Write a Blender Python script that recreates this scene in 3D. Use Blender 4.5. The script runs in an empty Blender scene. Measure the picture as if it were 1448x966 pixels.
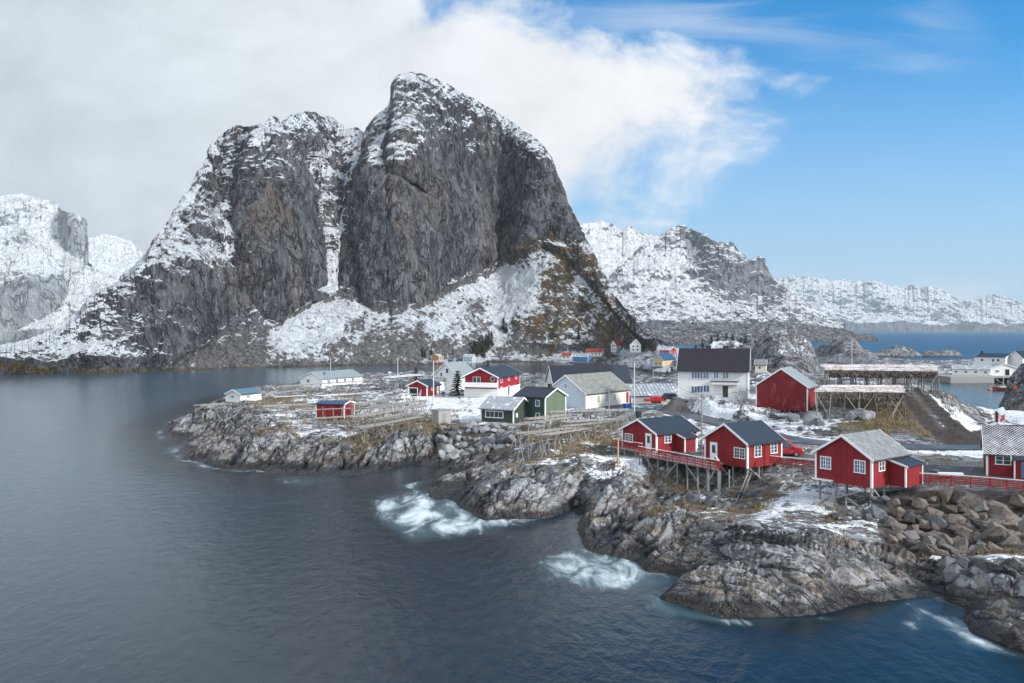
import bpy, bmesh, math, random
import numpy as np
from mathutils import Vector, Matrix
R = math.radians
scene = bpy.context.scene
COL = scene.collection
random.seed(5)

# ------------------------------------------------------------------ camera, sky, sun, exposure
CAMZ, FPX, CX, HY = 20.0, 1200.0, 724.0, 467.0
cam_d = bpy.data.cameras.new('camera'); cam = bpy.data.objects.new('camera', cam_d); COL.objects.link(cam)
cam.location = (0, 0, CAMZ); cam.rotation_euler = (R(90), 0, 0)
cam_d.sensor_width = 36; cam_d.lens = 36*FPX/1448; cam_d.shift_y = -(483-HY)/1448
cam_d.clip_start = 0.5; cam_d.clip_end = 90000
scene.camera = cam
SUN_DIR = Vector((0.80, -0.42, 0.46)).normalized()
SUN_EL = math.asin(SUN_DIR.z)
sl = bpy.data.lights.new('sun', 'SUN'); sl.energy = 3.4; sl.angle = R(8); sl.color = (1, .96, .90)
sun = bpy.data.objects.new('sun', sl); COL.objects.link(sun)
sun.rotation_euler = (-SUN_DIR).to_track_quat('-Z', 'Y').to_euler()
scene.view_settings.view_transform = 'Standard'
scene.view_settings.look = 'None'
scene.view_settings.exposure = 0.55
scene.view_settings.gamma = 1.0
scene.view_settings.use_curve_mapping = False
scene.render.engine = 'CYCLES'
scene.cycles.use_denoising = True
HAZE_D = 5e-5
scene.cycles.max_bounces = 6; scene.cycles.diffuse_bounces = 2; scene.cycles.glossy_bounces = 3
scene.cycles.transmission_bounces = 2; scene.cycles.volume_bounces = 0
scene.cycles.caustics_reflective = False; scene.cycles.caustics_refractive = False
scene.cycles.sample_clamp_indirect = 6

class NT:
    """small helper round a node tree"""
    def __init__(s, t): s.t = t; s.L = t.links
    def n(s, typ, **kw):
        x = s.t.nodes.new('ShaderNode'+typ)
        for k, v in kw.items(): setattr(x, k, v)
        return x
    def put(s, sock, v):
        if hasattr(v, 'is_linked') or hasattr(v, 'links'): s.L.new(v, sock)
        elif isinstance(v, (tuple, list)) and len(v) == 3 and len(sock.default_value) == 4: sock.default_value = (*v, 1)
        else: sock.default_value = v
    def m(s, op, a, b=0.0, c=0.0, clamp=False):
        x = s.n('Math', operation=op, use_clamp=clamp)
        s.put(x.inputs[0], a); s.put(x.inputs[1], b); s.put(x.inputs[2], c); return x.outputs[0]
    def mix(s, f, a, b, blend='MIX'):
        x = s.n('Mix', data_type='RGBA', blend_type=blend)
        s.put(x.inputs[0], f); s.put(x.inputs[6], a); s.put(x.inputs[7], b); return x.outputs[2]
    def sm(s, v, lo, hi):
        x = s.n('MapRange', interpolation_type='SMOOTHSTEP')
        s.put(x.inputs[0], v); s.put(x.inputs[1], lo); s.put(x.inputs[2], hi); return x.outputs[0]
    def noise(s, vec, scale, detail=4, rough=.55, dist=0.0, out=0):
        x = s.n('TexNoise'); 
        if vec is not None: s.put(x.inputs['Vector'], vec)
        x.inputs['Scale'].default_value = scale; x.inputs['Detail'].default_value = detail
        x.inputs['Roughness'].default_value = rough; x.inputs['Distortion'].default_value = dist
        return x.outputs[out]
    def mapv(s, vec, scale=(1,1,1), rot=(0,0,0), loc=(0,0,0)):
        x = s.n('Mapping'); s.put(x.inputs[0], vec); x.inputs['Scale'].default_value = scale
        x.inputs['Rotation'].default_value = rot; x.inputs['Location'].default_value = loc; return x.outputs[0]
    def attr(s, name, out='Fac'): return s.n('Attribute', attribute_name=name).outputs[out]
    def pos(s): return s.n('NewGeometry').outputs['Position']
    def obj(s): return s.n('TexCoord').outputs['Object']
    def sep(s, v):
        x = s.n('SeparateXYZ'); s.put(x.inputs[0], v); return x.outputs
    def comb(s, a, b, c):
        x = s.n('CombineXYZ'); s.put(x.inputs[0], a); s.put(x.inputs[1], b); s.put(x.inputs[2], c); return x.outputs[0]
    def bump(s, h, strength=.5, dist=.1, normal=None):
        x = s.n('Bump'); x.inputs['Strength'].default_value = strength; x.inputs['Distance'].default_value = dist
        s.put(x.inputs['Height'], h)
        if normal is not None: s.put(x.inputs['Normal'], normal)
        return x.outputs[0]

world = bpy.data.worlds.new('World'); scene.world = world; world.use_nodes = True
w = NT(world.node_tree); world.node_tree.nodes.clear()
sky = w.n('TexSky', sky_type='NISHITA', sun_disc=False, sun_elevation=SUN_EL,
          sun_rotation=math.atan2(SUN_DIR.x, SUN_DIR.y), altitude=0, air_density=1.0, dust_density=.6, ozone_density=1.6)
SKY_STRENGTH = 0.15
dv = w.n('TexCoord').outputs['Generated']
dx, dy, dz = w.sep(dv)
ady = w.m('MAXIMUM', w.m('ABSOLUTE', dy), .12)
U = w.m('DIVIDE', dx, ady); V = w.m('DIVIDE', dz, ady)
cp = w.comb(U, w.m('MULTIPLY', V, 1.5), w.m('MULTIPLY', dy, .6))
n1 = w.noise(cp, 4.3, 8, .58, .35); n2 = w.noise(cp, 11.0, 6, .62, .4); n3 = w.noise(cp, 1.3, 4, .5)
# edge of the big cloud bank: how far right it reaches at each elevation
fc = w.n('FloatCurve'); w.put(fc.inputs['Value'], w.m('MULTIPLY', V, 2.0, clamp=True))
crv = fc.mapping.curves[0]
def _e(px): return .5 + (px-CX)/FPX*.6
pts = [(0, _e(805)), (.22, _e(835)), (.27, _e(900)), (.33, _e(955)), (.37, _e(1000)), (.445, _e(1075)), (.51, _e(1090)), (.58, _e(1115)), (.63, _e(1020)), (.69, _e(890)), (.74, _e(760)), (1, _e(560))]
while len(crv.points) < len(pts): crv.points.new(.5, .5)
for p, q in zip(crv.points, pts): p.location = q
fc.mapping.update()
edge = w.m('DIVIDE', w.m('SUBTRACT', fc.outputs[0], .5), .6)
f = w.m('SUBTRACT', edge, U)
f = w.m('ADD', f, w.m('MULTIPLY', w.m('SUBTRACT', n1, .5), .75))
f = w.m('ADD', f, w.m('MULTIPLY', w.m('SUBTRACT', n2, .5), .34))
bank = w.sm(f, -.09, .15)
# thin streaks of cirrus over the blue part and a pale band at the horizon
cs = w.noise(w.mapv(cp, (1.6, 9, 1), (0, 0, R(-9))), 1.5, 5, .5, .5)
patch = w.noise(cp, 2.2, 3, .5)
cir = w.m('MULTIPLY', w.sm(cs, .45, .74), w.m('MULTIPLY', w.sm(patch, .40, .58), .38))
lowc = w.m('MULTIPLY', w.sm(w.noise(w.mapv(cp, (1, 3, 1)), 7, 5, .55), .45, .65), w.m('SUBTRACT', 1.0, w.sm(V, .02, .075)))
behind = w.m('MULTIPLY', w.sm(dy, .1, -.3), w.sm(w.noise(cp, 1.1, 5, .55), .30, .50))  # unseen cloud cover behind the camera, added for whiter ambient light
cov = w.m('MAXIMUM', w.m('MAXIMUM', bank, behind), w.m('MAXIMUM', cir, w.m('MULTIPLY', lowc, .6)))
lum = w.m('ADD', w.m('MULTIPLY', w.sm(U, -.60, .12), .13), w.m('ADD', .49, w.m('MULTIPLY', w.m('SUBTRACT', n1, .5), .30)))
lum = w.m('ADD', lum, w.m('MULTIPLY', w.m('SUBTRACT', n2, .5), .16))
lum = w.m('ADD', lum, w.m('MULTIPLY', w.sm(dy, .05, -.35), .42))      # unseen cloud behind the camera brightened, added as fill from the front
ccol = w.mix(w.sm(U, -.6, .1), (.87, .97, 1.04), (.97, 1.0, 1.03))
cl = w.n('VectorMath', operation='SCALE'); w.put(cl.inputs[0], ccol); w.put(cl.inputs['Scale'], w.m('DIVIDE', w.m('MULTIPLY', lum, 1.03), SKY_STRENGTH))
skyc = w.mix(1.0, sky.outputs[0], (0.04, 0.56, 0.88), 'MULTIPLY')
hz = w.n('VectorMath', operation='SCALE'); w.put(hz.inputs[0], (.35, .45, .58)); w.put(hz.inputs['Scale'], 1.0/SKY_STRENGTH)
skyc = w.mix(w.m('MULTIPLY', w.m('SUBTRACT', 1.0, w.sm(V, -.02, .40)), .85), skyc, hz.outputs[0])
final = w.mix(w.m('MINIMUM', cov, 1.0), skyc, cl.outputs[0])
bg = w.n('Background'); w.put(bg.inputs[0], final); bg.inputs[1].default_value = SKY_STRENGTH
wo = w.n('OutputWorld'); w.L.new(bg.outputs[0], wo.inputs[0])

# ------------------------------------------------------------------ numpy noise and shape tools
_rs = np.random.RandomState(11)
PERM = _rs.permutation(256).astype(np.int32); PERM = np.concatenate([PERM, PERM])
_g = _rs.normal(size=(256, 3)); GR = (_g/np.linalg.norm(_g, axis=1)[:, None]).astype(np.float32)
def pn(x, y, z=0.0, s=0):
    x, y, z = np.broadcast_arrays(np.asarray(x, np.float32), np.asarray(y, np.float32), np.asarray(z, np.float32))
    x = x + s*17.31; y = y + s*5.77
    xi = np.floor(x); yi = np.floor(y); zi = np.floor(z)
    xf = x-xi; yf = y-yi; zf = z-zi
    xi = xi.astype(np.int32) & 255; yi = yi.astype(np.int32) & 255; zi = zi.astype(np.int32) & 255
    fu = xf*xf*xf*(xf*(xf*6-15)+10); fv = yf*yf*yf*(yf*(yf*6-15)+10); fw = zf*zf*zf*(zf*(zf*6-15)+10)
    out = 0
    for i in (0, 1):
        a = PERM[(xi+i) & 255]; wx = fu if i else 1-fu
        for j in (0, 1):
            b = PERM[(a+yi+j) & 255]; wy = fv if j else 1-fv
            for k in (0, 1):
                g = GR[PERM[(b+zi+k) & 255]]; wz = fw if k else 1-fw
                out = out + wx*wy*wz*(g[..., 0]*(xf-i)+g[..., 1]*(yf-j)+g[..., 2]*(zf-k))
    return out*1.5
def fbm(x, y, z=0.0, o=4, gain=.5, s=0, kind='n'):
    t = 0; a = 1.0; f = 1.0; tot = 0
    for i in range(o):
        v = pn(x*f, y*f, z*f, s+i*3)
        if kind == 'b': v = np.abs(v)
        elif kind == 'r': v = 1-np.abs(v)*2
        t = t+a*v; tot += a; a *= gain; f *= 2.03
    return t/tot
def ss(v, lo, hi):
    t = np.clip((v-lo)/(hi-lo), 0, 1); return t*t*(3-2*t)
def sdist(x, y, poly):
    """signed distance to a closed polygon, positive inside"""
    x = np.asarray(x, np.float32); y = np.asarray(y, np.float32)
    d = np.full(x.shape, 1e18, np.float32); ins = np.zeros(x.shape, bool)
    n = len(poly)
    for i in range(n):
        ax, ay = poly[i]; bx, by = poly[(i+1) % n]
        ex, ey = bx-ax, by-ay; L = ex*ex+ey*ey+1e-9
        t = np.clip(((x-ax)*ex+(y-ay)*ey)/L, 0, 1)
        d = np.minimum(d, (x-ax-t*ex)**2+(y-ay-t*ey)**2)
        if ay != by:
            c = ((ay > y) != (by > y)) & (x < ex*(y-ay)/(by-ay)+ax); ins ^= c
    d = np.sqrt(d); return np.where(ins, d, -d)
def pdist(x, y, line):
    """distance to a polyline and the parameter along it (0..n-1)"""
    d = np.full(np.shape(x), 1e18, np.float32); par = np.zeros(np.shape(x), np.float32)
    for i in range(len(line)-1):
        ax, ay = line[i][:2]; bx, by = line[i+1][:2]
        ex, ey = bx-ax, by-ay; L = ex*ex+ey*ey+1e-9
        t = np.clip(((x-ax)*ex+(y-ay)*ey)/L, 0, 1)
        q = (x-ax-t*ex)**2+(y-ay-t*ey)**2
        par = np.where(q < d, i+t, par); d = np.minimum(d, q)
    return np.sqrt(d), par
def soft(px, py, poly, s): return ss(sdist(px, py, poly), -s, s)
def at(px, py, h=0.0):
    """the point of the place at height h that the photograph shows at this pixel"""
    D = (CAMZ-h)*FPX/(py-HY); return ((px-CX)/FPX*D, D, h)
def atd(px, D, h=0.0): return ((px-CX)/FPX*D, D, h)

def link(o, parent=None):
    COL.objects.link(o)
    if parent is not None: o.parent = parent
    return o
def tag(o, label=None, cat=None, group=None, kind=None):
    if label: o['label'] = label
    if cat: o['category'] = cat
    if group: o['group'] = group
    if kind: o['kind'] = kind
    return o
def grid_mesh(name, co, keep=None, attrs=None, smooth=True):
    """co (rows, cols, 3) -> one quad mesh; keep is a boolean per vertex"""
    h, wd = co.shape[:2]
    idx = np.arange(h*wd).reshape(h, wd)
    q = np.stack([idx[:-1, :-1], idx[:-1, 1:], idx[1:, 1:], idx[1:, :-1]], -1).reshape(-1, 4)
    verts = co.reshape(-1, 3)
    used = None
    if keep is not None:
        k = keep.reshape(-1); q = q[k[q].any(1)]
        used = np.unique(q); remap = np.full(h*wd, -1, np.int64); remap[used] = np.arange(len(used))
        q = remap[q]; verts = verts[used]
    me = bpy.data.meshes.new(name)
    me.vertices.add(len(verts)); me.vertices.foreach_set('co', verts.astype(np.float32).ravel())
    me.loops.add(len(q)*4); me.loops.foreach_set('vertex_index', q.astype(np.int32).ravel())
    me.polygons.add(len(q)); me.polygons.foreach_set('loop_start', np.arange(0, len(q)*4, 4, dtype=np.int32))
    me.polygons.foreach_set('use_smooth', np.full(len(q), smooth))
    me.update(calc_edges=True)
    for nm, a in (attrs or {}).items():
        a = np.asarray(a, np.float32)
        if a.ndim == 3:
            b = a.reshape(-1, 3); b = b[used] if used is not None else b
            t = me.attributes.new(nm, 'FLOAT_VECTOR', 'POINT'); t.data.foreach_set('vector', b.ravel())
        else:
            b = a.reshape(-1); b = b[used] if used is not None else b
            t = me.attributes.new(nm, 'FLOAT', 'POINT'); t.data.foreach_set('value', b)
    return me
def grid_normals(co):
    du = np.gradient(co, axis=1); dv_ = np.gradient(co, axis=0)
    n = np.cross(du, dv_); n /= np.linalg.norm(n, axis=2)[..., None]+1e-9
    return n*np.where(n[..., 2:3] < 0, -1, 1)

# ------------------------------------------------------------------ materials
def newmat(name):
    m = bpy.data.materials.new(name); m.use_nodes = True
    t = NT(m.node_tree); b = m.node_tree.nodes['Principled BSDF']
    return m, t, b
def out(t, b, col=None, rough=None, normal=None, spec=None, metal=None):
    if col is not None: t.put(b.inputs['Base Color'], col)
    if rough is not None: t.put(b.inputs['Roughness'], rough)
    if normal is not None: t.put(b.inputs['Normal'], normal)
    if spec is not None: t.put(b.inputs['Specular IOR Level'], spec)
    if metal is not None: t.put(b.inputs['Metallic'], metal)

def mountain_material(name, dark, light, brown, snowcol=(.80, .83, .87), vs=.42, sc=1.0, snow_soft=.13, sna=1.0, ssc=1.0):
    m, t, b = newmat(name)
    p = t.pos()
    pv = t.mapv(p, (1, 1, vs), (0, R(-8), 0))
    a = t.noise(pv, .05*sc, 7, .66, .4); c = t.noise(pv, .22*sc, 7, .68, .2); d = t.noise(p, .9*sc, 4, .6)
    e = t.noise(t.mapv(p, (1, 1, vs*.6), (0, R(-8), 0)), .032*sc, 6, .62, .6)
    f = t.noise(t.mapv(p, (1, 1, vs*.5), (0, R(-10), 0)), .6*sc, 5, .7)
    rock = t.mix(t.sm(t.m('ADD', t.m('MULTIPLY', a, .6), t.m('MULTIPLY', f, .4)), .38, .62), dark, light)
    rock = t.mix(t.m('MULTIPLY', t.sm(e, .50, .66), t.m('ADD', .30, t.m('MULTIPLY', t.attr('rust'), .40))), rock, brown)
    big = t.noise(t.mapv(p, (1, 1, .3), (0, R(-8), 0)), .016*sc, 4, .6, .5)
    rock = t.mix(t.m('MULTIPLY', t.sm(big, .52, .66), .55), rock, tuple(x*.7 for x in dark)); rock = t.mix(t.m('MULTIPLY', t.m('SUBTRACT', 1.0, t.sm(big, .34, .46)), .4), rock, tuple(min(.6, x*1.3) for x in light))
    rock = t.mix(t.m('MULTIPLY', t.sm(f, .53, .68), .65), rock, tuple(min(.6, x*1.75) for x in light))
    rock = t.mix(t.m('MULTIPLY', t.sm(c, .50, .64), .85), rock, tuple(x*.5 for x in dark))
    ck = t.m('ABSOLUTE', t.m('SUBTRACT', t.noise(pv, .11*sc, 5, .6, .5), .5)); crack = t.m('SUBTRACT', 1.0, t.sm(ck, .0, .03))
    rock = t.mix(t.m('MULTIPLY', crack, .8), rock, tuple(x*.35 for x in dark))
    gr = t.mix(t.sm(d, .35, .65), (.075, .050, .026), (.20, .135, .068))
    gr = t.mix(t.m('MULTIPLY', t.sm(t.noise(p, .06*sc, 4, .6), .48, .60), .85), gr, (.045, .048, .028))
    gmask = t.sm(t.m('ADD', t.attr('grass'), t.m('MULTIPLY', t.m('SUBTRACT', t.noise(t.mapv(p, (1, 1, .55), (0, R(30), 0)), .30*sc, 7, .7), .5), 1.9)), .44, .62)
    sp = t.noise(p, .55*sc, 8, .75); scree = t.mix(t.sm(sp, .34, .64), (.055, .057, .060), (.22, .215, .215))
    rock = t.mix(t.attr('scree'), rock, scree)
    col = t.mix(gmask, rock, gr)
    sn = t.m('ADD', t.attr('snow'), t.m('MULTIPLY', t.m('SUBTRACT', t.noise(t.mapv(p, (1, 1, .6), (0, R(-25), 0)), .60*sc*ssc, 8, .74), .5), 1.9*sna))
    sn = t.m('ADD', sn, t.m('MULTIPLY', t.m('SUBTRACT', c, .5), -.9*sna))
    smask = t.sm(sn, .5-snow_soft, .5+snow_soft)
    col = t.mix(smask, col, snowcol)
    hgt = t.m('ADD', t.m('MULTIPLY', c, -1.6), t.m('ADD', t.m('MULTIPLY', f, 1.0), t.m('MULTIPLY', crack, -.5)))
    nb = t.bump(hgt, 1.0, 3.5/sc)
    out(t, b, col, .85, nb, .2)
    return m
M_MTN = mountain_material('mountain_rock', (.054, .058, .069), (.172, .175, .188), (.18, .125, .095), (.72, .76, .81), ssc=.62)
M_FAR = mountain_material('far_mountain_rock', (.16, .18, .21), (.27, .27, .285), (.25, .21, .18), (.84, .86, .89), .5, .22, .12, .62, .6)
M_PALE = mountain_material('cloud_hazed_rock', (.36, .39, .42), (.46, .48, .51), (.41, .41, .41), (.84, .87, .89), .45, .25, .2, .7, .7)  # rock paled: the veil of cloud is put into its colour
M_RANGE = mountain_material('blue_shaded_range_rock', (.13, .17, .23), (.24, .27, .32), (.22, .22, .24), (.84, .87, .90), .6, .07, .14, .6, .7)  # bluish shade of the range put into the rock colour
M_LOW = mountain_material('low_hill_rock', (.09, .095, .10), (.20, .19, .185), (.15, .12, .08), (.78, .82, .86), .8, .6)
# ------------------------------------------------------------------ mountains
def relief(name, sil, base, slope, mask, step, rows, material, amp=9.0, wl=70.0, back=.25, sil_noise=2.0, rel=None, vstretch=.45, seed=0, ampf=None):
    """A mountainside: sil = its skyline, base = its foot on the water (photo pixels),
    slope(px,py) = steepness in degrees from which the true distances are integrated upwards."""
    KW = 61 if ampf is not None else 15
    px = np.arange(sil[0][0], sil[-1][0]+step, step, dtype=np.float32)
    st = np.interp(px, [p[0] for p in sil], [p[1] for p in sil])
    st = st+fbm(px/26, px*0, 0.3, 4, .6, seed+40)*sil_noise*1.6+fbm(px/5, px*0, 7.1, 2, .6, seed+44)*sil_noise*.5
    yb = np.interp(px, [p[0] for p in base], [p[1] for p in base]) 
    hb = np.interp(px, [p[0] for p in base], [p[2] for p in base]) 
    st = np.minimum(st, yb-1.5)
    v = np.linspace(0, 1, rows, dtype=np.float32)[:, None]
    PY = yb[None]*(1-v)+st[None]*v; PX = np.broadcast_to(px[None], PY.shape)
    S = np.tan(np.radians(slope(PX, PY)))
    D = np.zeros_like(PY); D[0] = (CAMZ-hb)*FPX/(yb-HY) if hb.max() < 15 else hb
    for i in range(1, rows):
        e = (HY-PY[i])/FPX
        D[i] = D[i-1]*(1+(PY[i-1]-PY[i])/FPX/np.maximum(S[i]-e, .12))
    k = np.exp(-np.linspace(-2.2, 2.2, KW)**2); k /= k.sum()      # even the distances out across columns
    Dp = np.pad(D, ((0, 0), (KW//2, KW//2)), mode='edge'); D = sum(k[j]*Dp[:, j:j+D.shape[1]] for j in range(KW))
    if rel is not None: D = D+rel(PX, PY)
    X = (PX-CX)/FPX*D; Z = CAMZ-(PY-HY)/FPX*D
    co = np.stack([X, D, Z], -1).astype(np.float32)
    N = grid_normals(co); N = np.where((N[..., 1:2] > 0) & (N[..., 2:3] < .5), -N, N)
    sh = .22
    q = (X+Z*sh, D, Z*vstretch)
    a = fbm(q[0]/wl, q[1]/wl, q[2]/wl, 3, .5, seed+1, 'r')*.8+fbm((X-Z*.8)/wl*1.6, D/wl*1.6, (Z+X*.5)/wl*.8, 3, .5, seed+2, 'r')*.55
    a = a+fbm(q[0]/wl*3.1, q[1]/wl*3.1, q[2]/wl*3.1, 4, .62, seed+5, 'b')*.75
    a = a+fbm(X/wl*2.2, D/wl*2.2, Z/wl*1.7, 6, .68, seed+9)*.62
    fade = np.clip(v*14, 0, 1)
    if ampf is not None: fade = fade*ampf(PX, PY)
    co = co+N*(a*amp*fade)[..., None]
    n2 = grid_normals(co)
    mk = mask(PX, PY, n2[..., 2], co); mk.setdefault('scree', np.zeros_like(PX))
    # the far side: the mountain goes on behind its skyline and falls away
    bk = []
    for j in range(1, 9):
        c = co[-1].copy(); f = j/8
        c[:, 0] *= 1+back*f; c[:, 1] *= 1+back*f
        c[:, 2] = co[-1][:, 2]*(1-f**1.5)-4*f
        bk.append(c)
    co = np.concatenate([co, np.stack(bk)], 0)
    mk = {k_: np.concatenate([a_, np.repeat(a_[-1:], 8, 0)], 0) for k_, a_ in mk.items()}
    me = grid_mesh(name, co, None, mk); me.materials.append(material)
    o = link(bpy.data.objects.new(name, me)); tag(o, kind='structure')
    return o

SIL = [(-160,526),(-80,518),(0,500),(40,488),(80,470),(110,447),(135,425),(165,405),(195,378),(210,360),(222,340),(236,322),(245,305),(258,282),(270,265),(280,245),(292,225),(300,210),(312,197),(325,186),(340,181),(355,181),(370,179),(385,168),(400,173),(410,166),(425,161),(440,161),(452,170),(465,171),(478,179),(488,187),(495,186),(505,184),(515,191),(520,181),(530,169),(540,159),(550,151),(556,136),(558,121),(565,111),(580,106),(595,108),(615,118),(640,130),(660,142),(680,152),(700,163),(715,170),(730,178),(742,188),(755,198),(765,210),(775,228),(785,247),(793,265),(800,285),(808,302),(820,325),(835,352),(850,380),(862,400),(875,420),(890,438),(905,458),(920,474),(935,486),(950,493),(975,496)]
BASE = [(-160,535,0),(0,530,0),(150,527,0),(250,523,0),(400,519,0),(500,516.5,0),(600,516,0),(660,514,0),(700,512,0),(760,512.5,0),(800,514,0),(850,516.5,0),(880,519,0),(905,524,0),(930,529,0),(975,531,0)]
TAL = [(-160,533),(0,528),(60,527),(110,526),(160,525),(200,524),(245,522),(262,512),(285,498),(310,472),(325,465),(345,466),(380,460),(400,452),(440,430),(470,420),(490,418),(515,425),(530,437),(560,440),(590,430),(620,412),(650,398),(690,385),(730,362),(770,348),(800,365),(830,392),(860,425),(890,455),(930,490),(975,500)]
C_BUT = [(336,245),(365,228),(405,225),(430,260),(440,330),(450,395),(432,438),(395,460),(360,445),(338,405),(331,320)]
C_DOME = [(528,300),(545,255),(585,225),(600,150),(640,140),(700,168),(775,200),(815,270),(838,335),(800,338),(745,350),(690,372),(620,405),(580,436),(520,430),(483,405),(484,340)]
C_LOW = [(185,425),(250,395),(330,385),(350,440),(322,465),(262,515),(195,508),(150,490)]
FLANK = [(730,345),(800,330),(850,365),(920,470),(930,500),(860,500),(760,505),(720,470),(735,400)]
def mslope(px, py):
    wx = fbm(px/40, py/40, .2, 3, .5, 70)*14; wy = fbm(px/40, py/40, 3.2, 3, .5, 71)*14
    x, y = px+wx, py+wy
    s = np.full(px.shape, 55.0, np.float32)
    s = s-9*(1-ss(px, 120, 260))
    s = s+soft(x, y, C_BUT, 26)*19+soft(x, y, C_DOME, 30)*19+soft(x, y, C_LOW, 24)*12
    ty = np.interp(px, [p[0] for p in TAL], [p[1] for p in TAL])
    tal = ss(py-ty+wy*.4, -5, 7)
    s = s*(1-tal)+34*tal
    fl = soft(x, y, FLANK, 14); s = s*(1-fl)+46*fl
    sy = np.interp(px, [p[0] for p in SIL], [p[1] for p in SIL])
    top = 1-ss(py-sy, 2, 22); s = s*(1-top*.75)+45*top*.75
    yb = np.interp(px, [p[0] for p in BASE], [p[1] for p in BASE])
    ys = np.interp(px, [560,600,760,800,860,930,975], [0,8,8,12,20,33,38]); sh = 1-ss(yb-py, ys-3, ys+3); sh = sh*ss(px, 570, 600)
    return s*(1-sh)+6.0*sh
def mamp(px, py):
    yb = np.interp(px, [p[0] for p in BASE], [p[1] for p in BASE])
    ys = np.interp(px, [560,600,760,800,860,930,975], [0,8,8,12,20,33,38])
    cd, _ = pdist(px, py, [(517,188),(503,250),(486,320),(478,380),(468,425)])
    ty = np.interp(px, [p[0] for p in TAL], [p[1] for p in TAL])
    sy = np.interp(px, [p[0] for p in SIL], [p[1] for p in SIL])
    return (.5+.5*ss(py-sy, 0, 25))*(1-.85*(1-ss(yb-py, ys, ys+10))*ss(px, 570, 600))*(1-.3*np.exp(-(cd/16)**2))*(1-.55*ss(py-ty, 0, 12))
def mrel(px, py):
    r = np.zeros_like(px)
    # couloir between the two heads, and the chimneys left and right of the big buttress
    for line, wd, dep in (([(517,190),(500,250),(482,320),(476,380),(470,425)], 13, 4), ([(350,190),(338,250),(328,330),(332,400),(372,455)], 8, 5),
                          ([(440,225),(445,290),(455,360),(440,430)], 8, 8), ([(560,250),(600,285),(585,330),(578,400)], 8, 7)):
        d, t = pdist(px, py, line); r = r+dep*np.exp(-(d/wd)**2)
    r = r-8*np.exp(-((px-388)/45)**2-((py-340)/95)**2)-9*np.exp(-((px-650)/70)**2-((py-310)/110)**2)
    return r*ss(py, 150, 190)
def mmask(px, py, nz, co):
    wx = fbm(px/30, py/30, 1.2, 4, .55, 60)*22; wy = fbm(px/30, py/30, 5.2, 4, .55, 61)*22
    x, y = px+wx, py+wy
    b = np.full(px.shape, -.02, np.float32)
    b += .03+.15*soft(x, y, [(215,370),(300,200),(420,150),(520,180),(520,260),(470,300),(440,250),(400,220),(350,235),(330,300),(320,385),(250,400)], 22)
    b += .18*soft(x, y, [(520,180),(560,100),(640,125),(760,190),(790,250),(740,225),(660,180),(600,240),(580,270),(540,240)], 14)
    cd, _ = pdist(px+wx*.4, py+wy*.4, [(517,188),(506,240),(488,310),(476,370),(458,428)]); b += (.95+1.6*fbm(px/7, py/11, 3.3, 3, .6, 67))*np.exp(-(cd/(5.5+5*ss(py, 300, 400)))**2)*(.25+.75*ss(py, 265, 330))
    cd, _ = pdist(x, y, [(440,225),(448,290),(462,360)]); b += .35*np.exp(-(cd/16)**2)
    cd, _ = pdist(x, y, [(530,190),(545,230),(575,262)]); b += .35*np.exp(-(cd/8)**2)
    b -= .60*soft(x, y, C_BUT, 8)*ss(y, 235, 300)+.58*soft(x, y, C_DOME, 12)*ss(y-(x-560)*.25, 170, 240)+.40*soft(x, y, C_LOW, 16)
    ty = np.interp(px, [p[0] for p in TAL], [p[1] for p in TAL]); tal = ss(py-ty+wy*.4, -4, 8)
    gx = fbm(px/55+py/90, py/160-px/140, .7, 3, .5, 66)
    talb = .27+1.0*gx+.35*fbm(px/5, py/3.5, 3.1, 3, .6, 84)-.12*ss(py, 480, 512)+.22*soft(x, y, [(560,450),(700,385),(760,360),(760,430),(700,470),(600,480)], 18)
    talb = talb-.34*soft(x, y, [(265,520),(320,475),(390,470),(420,520)], 12)-.22*soft(x, y, [(470,455),(560,450),(600,500),(470,510)], 20)
    b = b*(1-tal)+(talb-.24)*tal
    b += .22*(1-ss(px, 150, 290))*ss(py, 420, 470)*(1-tal)
    yb = np.interp(px, [p[0] for p in BASE], [p[1] for p in BASE]); ys = np.interp(px, [560,600,760,800,860,930,975], [0,8,8,12,20,33,38]); shelf = (1-ss(yb-py, ys-2, ys+4))*ss(px, 560, 600)
    b -= .42*shelf*(.6+1.2*fbm(px/9, py/3, 2.2, 3, .6, 68))
    fl = soft(x, y, FLANK, 16); b -= .26*fl
    shore = ss(py, 508, 516)*(1-ss(px, 560, 640)); b -= .3*shore
    snow = np.clip((nz-.60)*1.25+.42+b, -.4, 1.4)
    g = .62*soft(x, y, FLANK, 16)+.22*soft(x, y, [(0,480),(200,470),(330,505),(0,530)], 10)+.25*soft(x, y, [(560,400),(700,340),(760,330),(700,380)], 14)
    g = g+.28*shelf+.18*(nz-.45)-.1+.25*soft(x, y, [(430,470),(720,470),(700,515),(400,520)], 12)
    rust = soft(x, y, [(340,240),(400,250),(380,330),(340,330)], 20)+.8*soft(x, y, [(560,290),(600,270),(600,420),(560,420)], 14)+.5*soft(x, y, FLANK, 20)
    # thin ledges that hold snow, slanting with the rock
    ld = 1-np.abs(fbm((px*.75+py*.66)/9, (py*.75-px*.66)/60, 2.7, 3, .55, 74))*4.2; le = 1-np.abs(fbm((px*.8-py*.6)/70, (px*.6+py*.8)/8, 5.7, 3, .55, 75))*4.2
    rk_ = (1-tal)*(1-fl)
    snow = snow+rk_*(.34*np.clip(ld, 0, 1)*ss(fbm(px/30, py/30, 1.9, 2, .5, 76), -.1, .3)+.26*np.clip(le, 0, 1)*ss(fbm(px/40, py/40, 4.9, 2, .5, 77), -.05, .3))
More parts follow.
